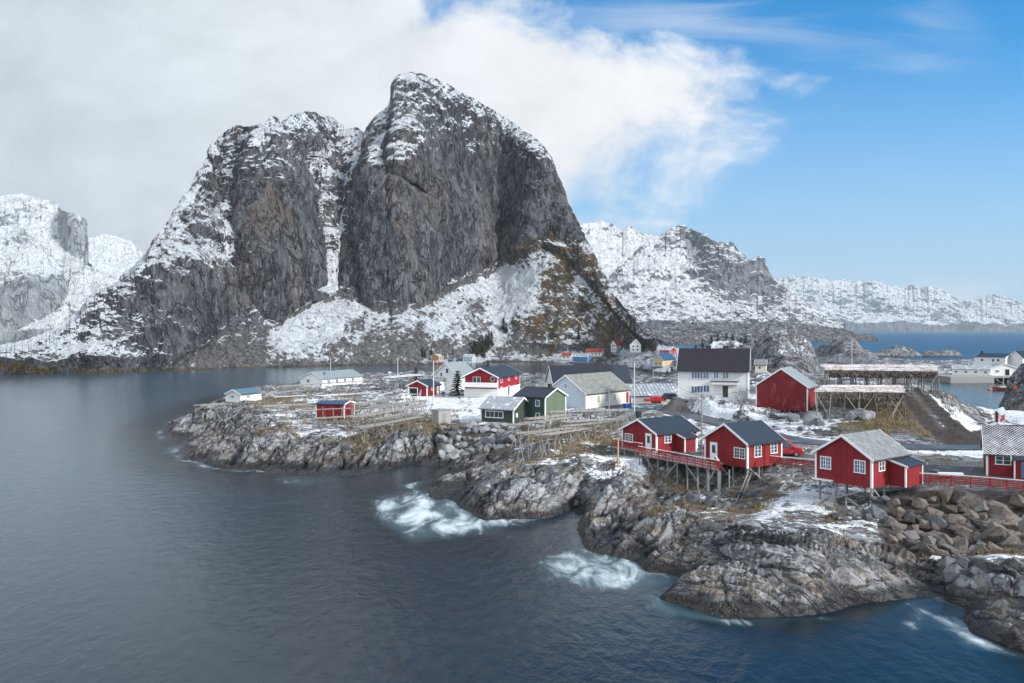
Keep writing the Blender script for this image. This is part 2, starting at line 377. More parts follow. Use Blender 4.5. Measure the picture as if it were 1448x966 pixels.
    fln = 1-np.abs(fbm((px*.8-py*.6)/6.5, (px*.6+py*.8)/55, 7.7, 3, .55, 78))*3.6
    g = g+fl*(.55*np.clip(fln, -.3, 1)-.18); snow = snow+fl*.22*np.clip(1-np.abs(fbm((px*.8-py*.6)/7+3, (px*.6+py*.8)/40, 1.7, 3, .55, 79))*3.6, -.4, 1)
    dust = (1-ss(py, 250, 420))*(1-tal)*(1-fl)
    snow = snow+dust*(-.13+.55*fbm(px/3.2, py/2.2, 8.1, 3, .6, 83))*(1-.6*soft(x, y, C_BUT, 8)*ss(y, 235, 300))
    edge = ss(py, yb-3.2, yb-1.0); g = np.maximum(g, edge*.62); snow = snow-.5*edge
    return dict(snow=snow, grass=np.clip(g, 0, 1), rust=np.clip(rust, 0, 1), scree=np.clip(np.maximum(tal*(1-fl*.8), shelf), 0, 1))
relief('mountain', SIL, BASE, mslope, mmask, 1.25, 400, M_MTN, amp=7.4, wl=62, sil_noise=1.7, rel=mrel, ampf=mamp)

def simple_mask(bias, rockpolys=(), g=0.0, k=2.0, th=.66):
    def f(px, py, nz, co):
        x = px+fbm(px/20, py/20, 1.2, 4, .55, 80)*10; y = py+fbm(px/20, py/20, 4.2, 4, .55, 81)*10
        b = np.full(px.shape, bias, np.float32)
        for poly, dlt, s in rockpolys: b = b+dlt*soft(x, y, poly, s)
        return dict(snow=np.clip((nz-th)*k+.5+b, -.4, 1.4), grass=np.full(px.shape, g, np.float32), rust=np.zeros_like(px))
    return f
def const(a): return lambda px, py: np.full(px.shape, a, np.float32)
# the three snowy peaks in the cloud on the left
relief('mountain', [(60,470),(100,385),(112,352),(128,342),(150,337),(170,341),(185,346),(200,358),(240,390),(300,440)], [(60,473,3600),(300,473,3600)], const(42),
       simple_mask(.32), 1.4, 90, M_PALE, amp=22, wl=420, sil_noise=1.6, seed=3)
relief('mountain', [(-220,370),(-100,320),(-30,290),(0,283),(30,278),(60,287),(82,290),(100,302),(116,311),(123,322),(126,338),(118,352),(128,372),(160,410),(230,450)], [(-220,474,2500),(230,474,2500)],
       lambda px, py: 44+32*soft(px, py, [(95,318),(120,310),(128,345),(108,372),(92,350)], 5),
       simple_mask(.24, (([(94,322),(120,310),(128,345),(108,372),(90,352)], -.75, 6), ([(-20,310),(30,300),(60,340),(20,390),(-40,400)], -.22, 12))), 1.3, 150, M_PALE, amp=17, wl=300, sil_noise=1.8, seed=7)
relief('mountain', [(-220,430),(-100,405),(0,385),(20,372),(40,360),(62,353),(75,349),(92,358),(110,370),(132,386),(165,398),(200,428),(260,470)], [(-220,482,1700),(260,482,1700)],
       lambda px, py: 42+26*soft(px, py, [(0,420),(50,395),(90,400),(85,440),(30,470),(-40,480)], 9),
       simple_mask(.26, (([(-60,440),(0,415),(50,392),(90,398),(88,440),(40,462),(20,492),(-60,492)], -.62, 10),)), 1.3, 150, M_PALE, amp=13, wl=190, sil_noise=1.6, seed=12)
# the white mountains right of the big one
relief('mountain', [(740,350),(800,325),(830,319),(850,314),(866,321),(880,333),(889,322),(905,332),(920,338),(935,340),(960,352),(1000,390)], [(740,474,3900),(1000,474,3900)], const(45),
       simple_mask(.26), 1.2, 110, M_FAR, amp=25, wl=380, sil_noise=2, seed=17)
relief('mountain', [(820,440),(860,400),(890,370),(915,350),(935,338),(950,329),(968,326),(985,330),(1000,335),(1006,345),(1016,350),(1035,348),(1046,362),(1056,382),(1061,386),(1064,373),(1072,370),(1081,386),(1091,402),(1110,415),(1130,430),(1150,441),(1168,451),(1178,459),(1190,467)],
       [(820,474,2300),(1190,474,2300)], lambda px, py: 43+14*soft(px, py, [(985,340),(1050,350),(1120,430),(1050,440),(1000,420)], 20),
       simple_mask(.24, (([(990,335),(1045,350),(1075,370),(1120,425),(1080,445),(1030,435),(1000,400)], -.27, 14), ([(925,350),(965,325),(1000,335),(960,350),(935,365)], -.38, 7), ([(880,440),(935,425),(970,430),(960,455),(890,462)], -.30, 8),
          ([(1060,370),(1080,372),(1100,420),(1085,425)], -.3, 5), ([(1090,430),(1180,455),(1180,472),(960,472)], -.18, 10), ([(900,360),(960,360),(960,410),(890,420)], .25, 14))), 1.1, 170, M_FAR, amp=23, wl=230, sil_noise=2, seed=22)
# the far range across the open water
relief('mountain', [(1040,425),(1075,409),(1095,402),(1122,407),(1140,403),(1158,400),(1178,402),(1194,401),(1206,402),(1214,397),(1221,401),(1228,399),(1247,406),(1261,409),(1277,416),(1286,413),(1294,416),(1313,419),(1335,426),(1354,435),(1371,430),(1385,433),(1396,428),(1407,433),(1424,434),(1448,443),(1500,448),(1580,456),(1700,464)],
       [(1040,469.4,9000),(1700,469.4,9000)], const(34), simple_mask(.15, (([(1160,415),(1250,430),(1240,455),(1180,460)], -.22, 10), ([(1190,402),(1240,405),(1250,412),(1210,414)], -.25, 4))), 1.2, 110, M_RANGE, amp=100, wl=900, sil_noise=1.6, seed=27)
# low snow-flecked hills at the foot of the white mountain
relief('low_hills', [(880,474),(905,471),(930,468),(960,463),(1000,459),(1050,461),(1100,458),(1150,461),(1182,467),(1200,471),(1222,475),(1240,480)],
       [(880,488,0),(1050,487,0),(1240,482,0)], const(9), simple_mask(-.16, (), .12, 1.0, .93), 1.1, 80, M_LOW, amp=4.5, wl=46, sil_noise=1.3, seed=31, vstretch=1)
# ------------------------------------------------------------------ the land the village stands on
W2 = lambda pts, h=0.0: [at(p[0], p[1], h)[:2] for p in pts]
FRONT = [(230.6,612),(236,622),(248,627),(257,631),(256,640),(260,650),(274,650),(288,654),(311,662),(342,666),(365,664),(384,668.5),(403,672),(443,671),(473,674),(502,673),(525,669.6),(558,664),(583,654),(608,660),(625,660),
         (606,678),(594,686),(600,694),(618,706),(634,704),(650,715),(672,733),(683,737),(721,735),(754,735),(780,731),(806,718),(814,716),(826,724),(818,746),(817,759),(835,779),(871,789),(898,795),(920,808),(942,812),(962,818),(948,832),(931,845),
         (945,852),(975,862),(1020,873),(1080,873),(1136,871),(1185,862),(1231,852),(1263,848),(1291,845),(1326,843),(1350,850),(1371,862),(1362,880),(1371,894),(1406,911),(1445,922),(1520,936),(1660,960)]
BACKP = [(1560,516),(1448,516),(1350,516),(1300,517),(1252,514),(1240,512),(1233,508),(1200,505),(1165,503),(1100,498),(1000,498),(962,500),(960,531),(962,547),(925,547),(890,545),(780,541),(700,540),(600,538),(520,540),(420,548),(350,558),(320,566),(285,577),(256,592),(236,602)]
LAND = W2(FRONT)+[(52,47),(62,60),(68,78),(84,100),(92,128),(118,150),(128,182),(150,210),(170,262),(232,330),(300,420),(340,470)]+W2(BACKP)
HARB = W2([(1296,548),(1318,557),(1340,567),(1356,579),(1376,590),(1402,590),(1418,585),(1424,570),(1432,556),(1448,553),(1580,552),(1580,532),(1448,534),(1345,534.5),(1270,533),(1262,537)])
ctrl = [(245,608,1.6),(262,600,2.4),(300,588,3.2),(330,578,3.4),(345,570,3.5),(400,582,3.8),(440,600,3.2),(470,592,3.0),(480,612,2.8),(430,630,2.4),(380,645,1.8),(520,640,2.2),(560,615,3.8),(600,602,4.0),(640,600,4.0),(560,570,4.5),(480,556,4.0),(440,552,3.6),(600,562,4.8),(680,566,5.0),(632,552,5.0),
        (700,600,4.4),(760,600,4.4),(740,612,4.3),(790,622,4.5),(760,652,4.4),(720,668,4.0),(700,690,2.6),(800,662,4.0),(830,640,4.0),(845,668,1.6),(832,700,.6),(640,625,3.0),(680,628,2.6),(720,632,2.6),(650,660,1.2),(640,680,1.0),(690,655,1.6),
        (870,645,3.8),(868,690,1.6),(885,668,2.4),(905,672,1.6),(925,662,2.6),(900,695,1.0),(940,690,.9),(975,692,.9),(1000,695,.8),(1035,697,1.0),(1060,690,1.6),(1088,672,2.8),(900,735,1.4),(950,765,1.1),(1000,730,1.3),(1030,720,1.1),(1040,755,2.4),(1100,785,2.9),(1090,740,2.5),(1150,750,2.7),(1190,775,2.5),(1158,708,2.2),(1195,722,1.7),(1205,755,1.9),(1235,738,1.0),(1250,798,1.9),(1300,808,1.0),(1335,800,.5),(1340,775,.8),(1290,745,1.6),(1380,745,1.7),(1448,745,1.7),(1500,750,1.8),
        (1240,690,4.3),(1330,690,4.3),(1448,692,4.3),(1560,695,4.3),(1410,790,1.8),(1440,805,2.4),(1440,860,2.0),(1380,830,1.4),(1420,880,1.2),(1500,800,3),(1560,860,3),
        (930,640,4.2),(985,645,4.2),(1060,645,4.3),(1130,645,4.5),(1200,655,4.5),(1290,655,4.5),(1390,662,4.6),(1448,665,4.6),(1130,622,5.0),(1290,631,5.0),(1390,632,5.0),(1470,632,5.0),(1340,620,5.2),(1040,602,5.2),(985,590,5.0),(930,576,4.7),(880,580,4.6),(820,590,4.6),
        (1010,580,6.6),(1000,566,7.2),(1060,566,7.2),(1080,590,6.0),(1120,590,5.6),(1160,592,6.2),(1210,590,6.9),(1250,590,6.8),(1240,562,8.6),(1290,562,8.8),(1290,542,9.0),(1200,545,8.2),(1320,600,6.6),(1325,553,8.0),(1350,570,4.6),(1371,583,1.4),(1345,592,3.8),(1365,601,2.8),(1386,598,1.2),(1404,602,1.6),(1425,603,2.0),(1380,614,3.4),(1448,600,2.6),(1455,622,4.4),
        (900,568,4.2),(940,572,4.5),(860,560,4.2),(780,560,4.2),(700,552,4.2),(820,548,3),(1000,545,6),(1060,545,6.5),(1110,540,6.5),(1150,535,7.0),(1200,525,6.0),(980,525,5.0),(1040,512,6.0),(1100,515,6.0),(1180,515,4.0),(1250,523,3.5),(1320,525,2.6),(1400,524,2.8),(1448,524,2.8),(900,505,4.0),(930,512,3.0),(870,504,6.0),(840,505,4),(810,507,3),(950,500,6),(1000,505,6)]
CTRL = np.array([at(*c) for c in ctrl], np.float32)
PADS = []      # (polygon, height, margin, mode) added by the houses and roads
ROADS = []     # (line of (x, y, h), half width)
def road(pts, hw): 
    ln = [at(*p) for p in pts]; ROADS.append((ln, hw)); return ln
ROAD_MAIN = road([(760,556,4.3),(850,574,4.4),(905,580,4.6),(948,582,4.8),(985,590,5.0),(1040,603,5.1),(1090,616,5.1),(1135,624,5.0),(1200,629,5.0),(1290,632,5.0),(1390,632.5,5.0),(1500,633,5.0),(1650,634,5.0)], 2.3)
ROAD_YARD = road([(1085,640,4.6),(1150,650,4.5),(1220,655,4.5),(1300,660,4.5),(1380,668,4.55),(1480,676,4.55),(1600,684,4.6)], 2.6)
ROAD_HAR = road([(1370,626,4.95),(1398,613,3.3),(1440,603,2.3)], 2.2)
ROAD_BACK = road([(1245,516,3.2),(1200,514,4.2),(1165,511,5),(1120,509,5.5)], 3.0)
TRACK = [at(*p) for p in [(1390,628,5.0),(1352,617,5.3),(1330,600,6.4),(1312,580,7.6),(1296,562,8.7),(1284,548,9.0)]]
FR = [  # frames of the rock grain: pixel centre, direction of the grain (world), lobe width, length, lobe, strata
    ((380,640), (-.10,-1), 6.5, 28, 2.3, .35, 140), ((760,690), (-.45,-1), 6.0, 22, 1.5, .3, 90), ((885,730), (-.55,-1), 4.4, 26, 2.6, .5, 75),
    ((1130,790), (.83,-.56), 3.6, 26, 1.5, .7, 150), ((1430,830), (.25,-1), 2.8, 9, 1.9, .55, 60)]
def terrain(X, Y, full=True):
    X = np.asarray(X, np.float32); Y = np.asarray(Y, np.float32)
    px = CX+FPX*X/Y
    wob = fbm(X/5, Y/5, .5, 3, .55, 1)
    d = np.minimum(sdist(X, Y, LAND), -sdist(X, Y, HARB))
    d = d+wob*np.clip(Y/70, .6, 2.2)*.9
    num = 0; den = 0
    for cx_, cy_, ch in CTRL:
        w_ = 1/(((X-cx_)**2+(Y-cy_)**2+2.0)**1.7); num = num+w_*ch; den = den+w_
    H = num/den
    L = np.interp(px, [200, 600, 640, 700, 830, 900, 960, 1020, 1330, 1400], [3.0, 2.6, 4, 2.2, 1.6, 2.4, 2.4, 3.6, 2.6, 2.0])*np.clip(Y/90, .7, 2)
    h = np.where(d > 0, H*(1-np.exp(-np.maximum(d, 0)/L)), np.maximum(d*.6, -4))
    inl = np.interp(px, [200, 600, 640, 800, 840, 950, 1100, 1350], [22, 18, 9, 13, 9, 14, 13, 8])
    rocky = 1-ss(d, inl*.65, inl)
    far = ss(Y, 170, 260)
    rocky = np.maximum(rocky, far*.8)
    # slopes of the knoll and the bank behind the cabins
    kn = ss(-fbm(X/9, Y/9, 2.2, 3, .5, 5), -.1, .3)*ss(H, 5.3, 6.2); rocky = np.maximum(rocky, kn*.75)
    w_all = 0; lob = 0; sx = np.zeros_like(h); sy_ = np.zeros_like(h); sw = np.zeros_like(h)
    yy = HY+(CAMZ-np.maximum(h, 0))*FPX/Y
    for (fx, fy), (ax, ay), lw, ll, la, sa, rad in FR:
        n_ = math.hypot(ax, ay); ax /= n_; ay /= n_
        w_ = np.exp(-((px+wob*16-fx)**2+((yy+wob*10-fy)*1.3)**2)/rad**2*2.5)+1e-9
        al = X*ax+Y*ay; ac = X*ay-Y*ax
        wp = fbm(X/9, Y/9, fx*.01, 3, .5, 9)*lw*.5
        b = fbm((ac+wp)/lw, al/ll, fx*.1, 2, .45, 12, 'b')*2.2-.5
        s1 = (ac+wp*1.3)/1.15+fbm(al/5, ac/3, 1.1, 2, .5, 14)*.9
        fr_ = s1-np.floor(s1)
        st = np.where(fr_ < .82, fr_/.82, (1-fr_)/.18)-.5
        s2 = (al+fbm(ac/1.5, al/4, .3, 2, .5, 15)*1.5)/2.3
        c2 = -np.exp(-((s2-np.round(s2))/.09)**2)*(pn(np.round(s2)*.7+ac*.3, ac*.25, 3.3) > .05)
        lob = lob+w_*(b*la+st*sa*np.clip(.55+1.3*fbm(ac/3, al/6, fy*.1, 2, .5, 16), .05, 1.4)+c2*.14); bst = w_ > sw; sx = np.where(bst, ac, sx); sy_ = np.where(bst, al, sy_); sw = np.maximum(sw, w_); w_all = w_all+w_
    lob = lob/w_all; ac = sx; al = sy_
    cr = fbm(ac/2.6, al/10, 3.9, 3, .5, 17); cr2 = fbm(ac/5.5, al/3.6, 8.2, 3, .5, 18)
    lob = lob-(.75*np.exp(-(cr/.045)**2)+.5*np.exp(-(cr2/.04)**2)*ss(pn(X/6, Y/6, 1.7, 19), -.1, .25))*np.clip(Y/80, .8, 1.8)
    rise = np.clip(d/2.5, 0, 1)
    det = fbm(X/1.6, Y/1.6, .7, 4, .6, 21)*.45+fbm(X/.7, Y/.7, 4.4, 2, .6, 25, 'b')*.22
    farlob = fbm(X/11, Y/11, 9.1, 4, .55, 30, 'b')*4.2-1.2
    h = h+rocky*rise*(lob*(1-far)+farlob*far+det)
    h = h+(1-rocky)*rise*(fbm(X/4, Y/4, 8.8, 4, .55, 34)*.35)
    h = np.where((d > .2) & (h < .12), .12+.1*wob, h)
    # far knolls: the dark headland, the snowy rounded rock and the spruce hill
    for (qx, D_, rx, ry, hh) in ((1184, 500, 12, 24, 8.0), (1206, 480, 13, 18, 5.0), (1108, 300, 11, 18, 9.0), (1085, 310, 9, 18, 6.5), (1135, 300, 5, 10, 5.5), (990, 330, 22, 26, 6.5), (1040, 340, 16, 24, 6), (950, 420, 14, 24, 6.0),
                              (880, 570, 22, 20, 6.0), (1462, 196, 6.5, 10, 6.5), (1478, 188, 8, 12, 7)):
        x0 = (qx-CX)/FPX*D_; r2 = ((X-x0)/rx)**2+((Y-D_)/ry)**2
        h = h+hh*np.clip(1-r2, 0, 1)**.6*(1+.25*fbm(X/5, Y/5, 1, 3, .5, 50))
    road_m = np.zeros_like(h); 
    for ln, hw in ROADS:
        dd, t = pdist(X, Y, ln); rh = np.interp(t, range(len(ln)), [p[2] for p in ln]); k = 1-ss(dd, hw+.3, hw+2.6)
        h = h*(1-k)+(rh-.03)*k; road_m = np.maximum(road_m, 1-ss(dd, hw+.1, hw+1.0)); rocky = rocky*(1-k)
    dd, t = pdist(X, Y, TRACK); th = np.interp(t, range(len(TRACK)), [p[2] for p in TRACK]); k = 1-ss(dd, 2.6, 5.0)
    h = h*(1-k)+(th+fbm(X/1.2, Y/1.2, 3, 3, .5, 60)*.12)*k; rocky = rocky*(1-k)
    wid = np.interp(t, range(len(TRACK)), [4.2, 3.2, 2.7, 2.4, 2.2, 2.0])
    track = (1-ss(dd+wob*.8, wid-.5, wid+.5))*(1-.9*np.exp(-(dd/.55)**2)*ss(t, 1.0, 1.7))
    for poly, ph, mg, mode in PADS:
        sd = sdist(X, Y, poly); k = ss(sd, -mg, 0)
        if mode == 'flat': h = h*(1-k)+(ph-.04)*k; rocky = rocky*(1-k)
        else: h = np.minimum(h, ph-.35+(1-k)*50)
    if not full: return h
    return h, dict(d=d, rocky=rocky, far=far, road=road_m, track=track, ac=ac, al=al, px=px, H=H)
def ground(x, y): return float(terrain(np.array([x, x+.01]), np.array([y, y]), False)[0])

def terrain_material():
    m, t, b = newmat('shore_rock')
    p = t.pos(); rk = t.attr('grain', 'Vector'); z = t.sep(p)[2]
    gv = t.mapv(rk, (1, .30, .8)); wv = t.n('VectorMath', operation='ADD'); t.put(wv.inputs[0], gv)
    wn = t.n('VectorMath', operation='SCALE'); t.put(wn.inputs[0], t.noise(p, .55, 4, .6, 0, 1)); wn.inputs['Scale'].default_value = 1.5; t.put(wv.inputs[1], wn.outputs[0]); wv = wv.outputs[0]
    a = t.noise(gv, .30, 6, .62, .3); c = t.noise(gv, 1.25, 6, .62, .3); d = t.noise(p, 1.4, 6, .65); e = t.noise(p, .16, 4, .55); f = t.noise(gv, 3.4, 6, .66)
    def vor(sc_, feat):
        x = t.n('TexVoronoi', feature=feat); t.put(x.inputs['Vector'], wv); x.inputs['Scale'].default_value = sc_; return x
    v1 = vor(.62, 'DISTANCE_TO_EDGE').outputs['Distance']; vc = t.sep(vor(.62, 'F1').outputs['Color'])[0]; v2 = vor(1.9, 'DISTANCE_TO_EDGE').outputs['Distance']; vc2 = t.sep(vor(1.9, 'F1').outputs['Color'])[1]
    tone = t.m('ADD', t.m('MULTIPLY', a, .45), t.m('ADD', t.m('MULTIPLY', f, .25), t.m('ADD', t.m('MULTIPLY', vc, .18), t.m('MULTIPLY', vc2, .12))))
    rock = t.mix(t.sm(tone, .36, .64), (.046, .049, .057), (.31, .316, .33))
    rock = t.mix(t.m('MULTIPLY', t.sm(c, .54, .66), .7), rock, (.47, .475, .49))
    rock = t.mix(t.m('MULTIPLY', t.sm(e, .50, .66), .32), rock, (.14, .115, .09))
    rock = t.mix(t.m('MULTIPLY', t.sm(d, .60, .72), .3), rock, (.30, .30, .25))
    rock = t.mix(t.m('MULTIPLY', t.sm(t.noise(gv, .8, 6, .68, .6), .54, .63), .7), rock, (.045, .045, .050))
    crack = t.m('MAXIMUM', t.m('SUBTRACT', 1.0, t.sm(v1, .0, .075)), t.m('MULTIPLY', t.m('SUBTRACT', 1.0, t.sm(v2, .0, .07)), .55))
    crack = t.m('MULTIPLY', crack, t.sm(t.noise(p, .5, 3), .36, .56))
    sv = t.mapv(rk, (1, .10, .6)); sn_ = t.noise(sv, 1.25, 5, .6, .25); sl1 = t.m('SUBTRACT', 1.0, t.sm(t.m('ABSOLUTE', t.m('SUBTRACT', sn_, .5)), 0.0, .030)); sl2 = t.sm(sn_, .56, .66)
    rock = t.mix(t.m('MULTIPLY', sl2, .45), rock, (.40, .405, .42))
    crack = t.m('MAXIMUM', crack, t.m('MULTIPLY', sl1, t.m('MULTIPLY', t.sm(t.noise(p, .35, 3), .40, .58), .85)))
    rock = t.mix(t.m('MULTIPLY', crack, .92), rock, (.013, .013, .015))
    # the ochre band above the tide and the black wet foot
    zz = t.m('ADD', z, t.m('MULTIPLY', t.m('SUBTRACT', t.noise(p, .5, 5, .6), .5), 1.6))
    ochre = t.m('MULTIPLY', t.sm(zz, .7, 1.1), t.m('SUBTRACT', 1.0, t.sm(zz, 1.4, 2.3)))
    rock = t.mix(t.m('MULTIPLY', ochre, t.m('MULTIPLY', t.sm(c, .44, .60), .6)), rock, (.20, .145, .10))
    wet = t.m('SUBTRACT', 1.0, t.sm(zz, .55, 1.15))
    rock = t.mix(t.m('MULTIPLY', wet, .92), rock, (.020, .016, .013))
    gn = t.noise(p, 1.1, 7, .7)
    gr = t.mix(t.sm(t.noise(p, 3.5, 4, .7), .3, .7), (.078, .058, .035), (.22, .165, .095))
    gr = t.mix(t.m('MULTIPLY', t.sm(t.noise(p, .35, 4, .6), .52, .64), .55), gr, (.085, .08, .03))
    col = t.mix(t.sm(t.m('ADD', t.attr('grass'), t.m('MULTIPLY', t.m('SUBTRACT', gn, .5), 1.5)), .40, .60), rock, gr)
    grav = t.mix(t.sm(t.noise(p, 5, 4, .7), .35, .65), (.07, .068, .068), (.19, .18, .175))
    col = t.mix(t.sm(t.m('ADD', t.attr('gravel'), t.m('MULTIPLY', t.m('SUBTRACT', d, .5), .8)), .4, .6), col, grav)
    dirt = t.mix(t.sm(d, .3, .7), (.030, .022, .018), (.085, .064, .052))
    col = t.mix(t.attr('dirt'), col, dirt)
    sn = t.m('ADD', t.attr('snow'), t.m('MULTIPLY', t.m('SUBTRACT', t.noise(p, 1.0, 9, .72), .5), 2.1))
    sm_ = t.sm(sn, .46, .56)
    col = t.mix(sm_, col, (.80, .83, .87))
    rough = t.m('SUBTRACT', .85, t.m('MULTIPLY', wet, .5))
    nb = t.bump(t.m('SUBTRACT', t.m('ADD', t.m('MULTIPLY', c, .6), t.m('ADD', t.m('MULTIPLY', f, .35), t.m('MULTIPLY', vc, .35))), t.m('MULTIPLY', crack, .55)), .9, .45)
    nb = t.bump(t.noise(gv, 5, 5, .7), .3, .08, nb)
    out(t, b, col, rough, nb, .35)
    return m
M_ROCK = terrain_material()
def build_terrain():
    px = np.concatenate([np.arange(150, 1500, 1.55), np.arange(1500, 2300, 5.0)]).astype(np.float32)
    Ds = [42.0]
    while Ds[-1] < 640: Ds.append(Ds[-1]*(1.0042 if Ds[-1] < 260 else 1.008))
    D = np.array(Ds, np.float32)[:, None]
    Y = np.broadcast_to(D, (len(Ds), len(px))); X = (px[None]-CX)/FPX*Y
    h, a = terrain(X, Y)
    co = np.stack([X, Y, h], -1).astype(np.float32)
    nz = grid_normals(co)[..., 2]
    d, rocky, pxx = a['d'], a['rocky'], a['px']
    n1 = fbm(X/14, Y/14, 6.1, 4, .55, 90); n2 = fbm(X/5, Y/5, 2.1, 4, .6, 95)
    yy = HY+(CAMZ-h)*FPX/Y
    snow = .36+.5*n1+.6*n2-.34*rocky*(1-.45*a['far'])+(nz-.88)*.9
    snow = snow-.5*(1-ss(d, 2.5, 8))
    def reg(poly, s): return soft(pxx, yy, poly, s)
    snow = snow+.28*reg([(560,565),(700,545),(780,600),(640,592)], 8)-.12*reg([(700,585),(900,575),(870,640),(720,650)], 12)+.50*reg([(970,572),(1070,562),(1090,600),(1000,592)], 10)+.5*reg([(870,655),(905,650),(925,690),(880,705)], 8)
    snow = snow+.15*reg([(1068,478),(1152,478),(1150,525),(1070,520)], 8)+.3*reg([(920,475),(1060,475),(1060,500),(930,510)], 8)-.25*reg([(1150,470),(1240,470),(1240,520),(1150,515)], 8)
    snow = snow-.40*reg([(1150,560),(1310,560),(1330,625),(1180,612)], 10)+.55*reg([(1338,575),(1362,590),(1395,610),(1370,622),(1345,600),(1310,562),(1325,556)], 7)+.45*reg([(1150,585),(1230,582),(1215,600),(1120,605)], 6)+.5*reg([(1110,612),(1130,617),(1290,640),(1390,648),(1390,638),(1150,630)], 4)
    snow = snow+.3*reg([(1075,700),(1110,705),(1110,735),(1070,740)], 8)+.35*reg([(1120,690),(1180,700),(1180,722),(1120,720)], 8)+.2*reg([(1420,560),(1460,560),(1460,610),(1425,590)], 6)
    bankm = np.maximum(reg([(1235,690),(1600,698),(1600,772),(1250,785)], 8), reg([(612,600),(745,604),(720,645),(610,650)], 6))
    snow = snow-.9*reg([(1240,690),(1500,698),(1500,770),(1250,780)], 8)-.5*reg([(890,668),(1100,672),(1100,700),(900,700)], 8)-.6*reg([(612,600),(745,604),(720,645),(610,650)], 6)-.6*reg([(1290,640),(1448,650),(1448,690),(1250,685)], 10)
    grass = .26+.55*fbm(X/8, Y/8, 3.7, 4, .6, 99)+.30*(1-np.abs(2*ss(d, 4, 26)-1))-.55*(1-ss(d, 4, 10))
    grass = grass+.35*reg([(780,605),(870,600),(880,640),(780,650)], 14)+.30*reg([(470,585),(640,580),(640,640),(500,640)], 18)+.45*reg([(1170,570),(1310,560),(1330,620),(1190,610)], 12)-.2*a['far']+.2*reg([(340,560),(520,545),(560,560),(420,600)], 14)+.3*reg([(1150,470),(1200,470),(1240,515),(1180,500)], 8)+.35*reg([(1320,575),(1345,575),(1350,610),(1330,600)], 6)
    grass = grass*(.35+.65*ss(nz, .6, .85))
    mk = dict(snow=np.clip(snow, -.5, 1.3)*(1-a['road'])*(1-a['track'])-.3*a['track'], grass=np.clip(grass, 0, 1), dirt=np.maximum(np.maximum(a['track'], .85*bankm), reg([(1330,604),(1372,606),(1400,606),(1448,596),(1448,612),(1400,622),(1390,632),(1340,630),(1320,618)], 4)), gravel=np.maximum(a['road'], .75*reg([(1000,640),(1085,630),(1290,645),(1448,655),(1448,690),(1240,685),(1100,660)], 8)), grain=np.stack([a['ac'], a['al'], h], -1))
    keep = h > -1.2
    me = grid_mesh('terrain', co, keep, mk); me.materials.append(M_ROCK)
    tag(link(bpy.data.objects.new('terrain', me)), kind='structure')
def islet(px0, px1, ytop, D, seed):
    n, mrow = 90, 40
    u = np.linspace(-1, 1, n)[None]; v = np.linspace(-1, 1, mrow)[:, None]
    x0, x1 = (px0-CX)/FPX*D, (px1-CX)/FPX*D
    X = (x0+x1)/2+u*(x1-x0)/2*1.15+v*0; Y = D+v*(x1-x0)*.28+u*0
    H = (CAMZ-(ytop-HY)/FPX*D)
    r = 1-np.clip(u**2+v**2, 0, 1.3); z = H*np.sign(r)*np.abs(r)**.6*(.75+.9*fbm(X/22, Y/22, seed, 4, .55))-.3
    co = np.stack([X, Y, z], -1)
    me = grid_mesh('islet', co, None, dict(snow=-.15+0*z, grass=.1+0*z, dirt=0*z, gravel=0*z, grain=co)); me.materials.append(M_ROCK)
    tag(link(bpy.data.objects.new('islet', me)), kind='structure')

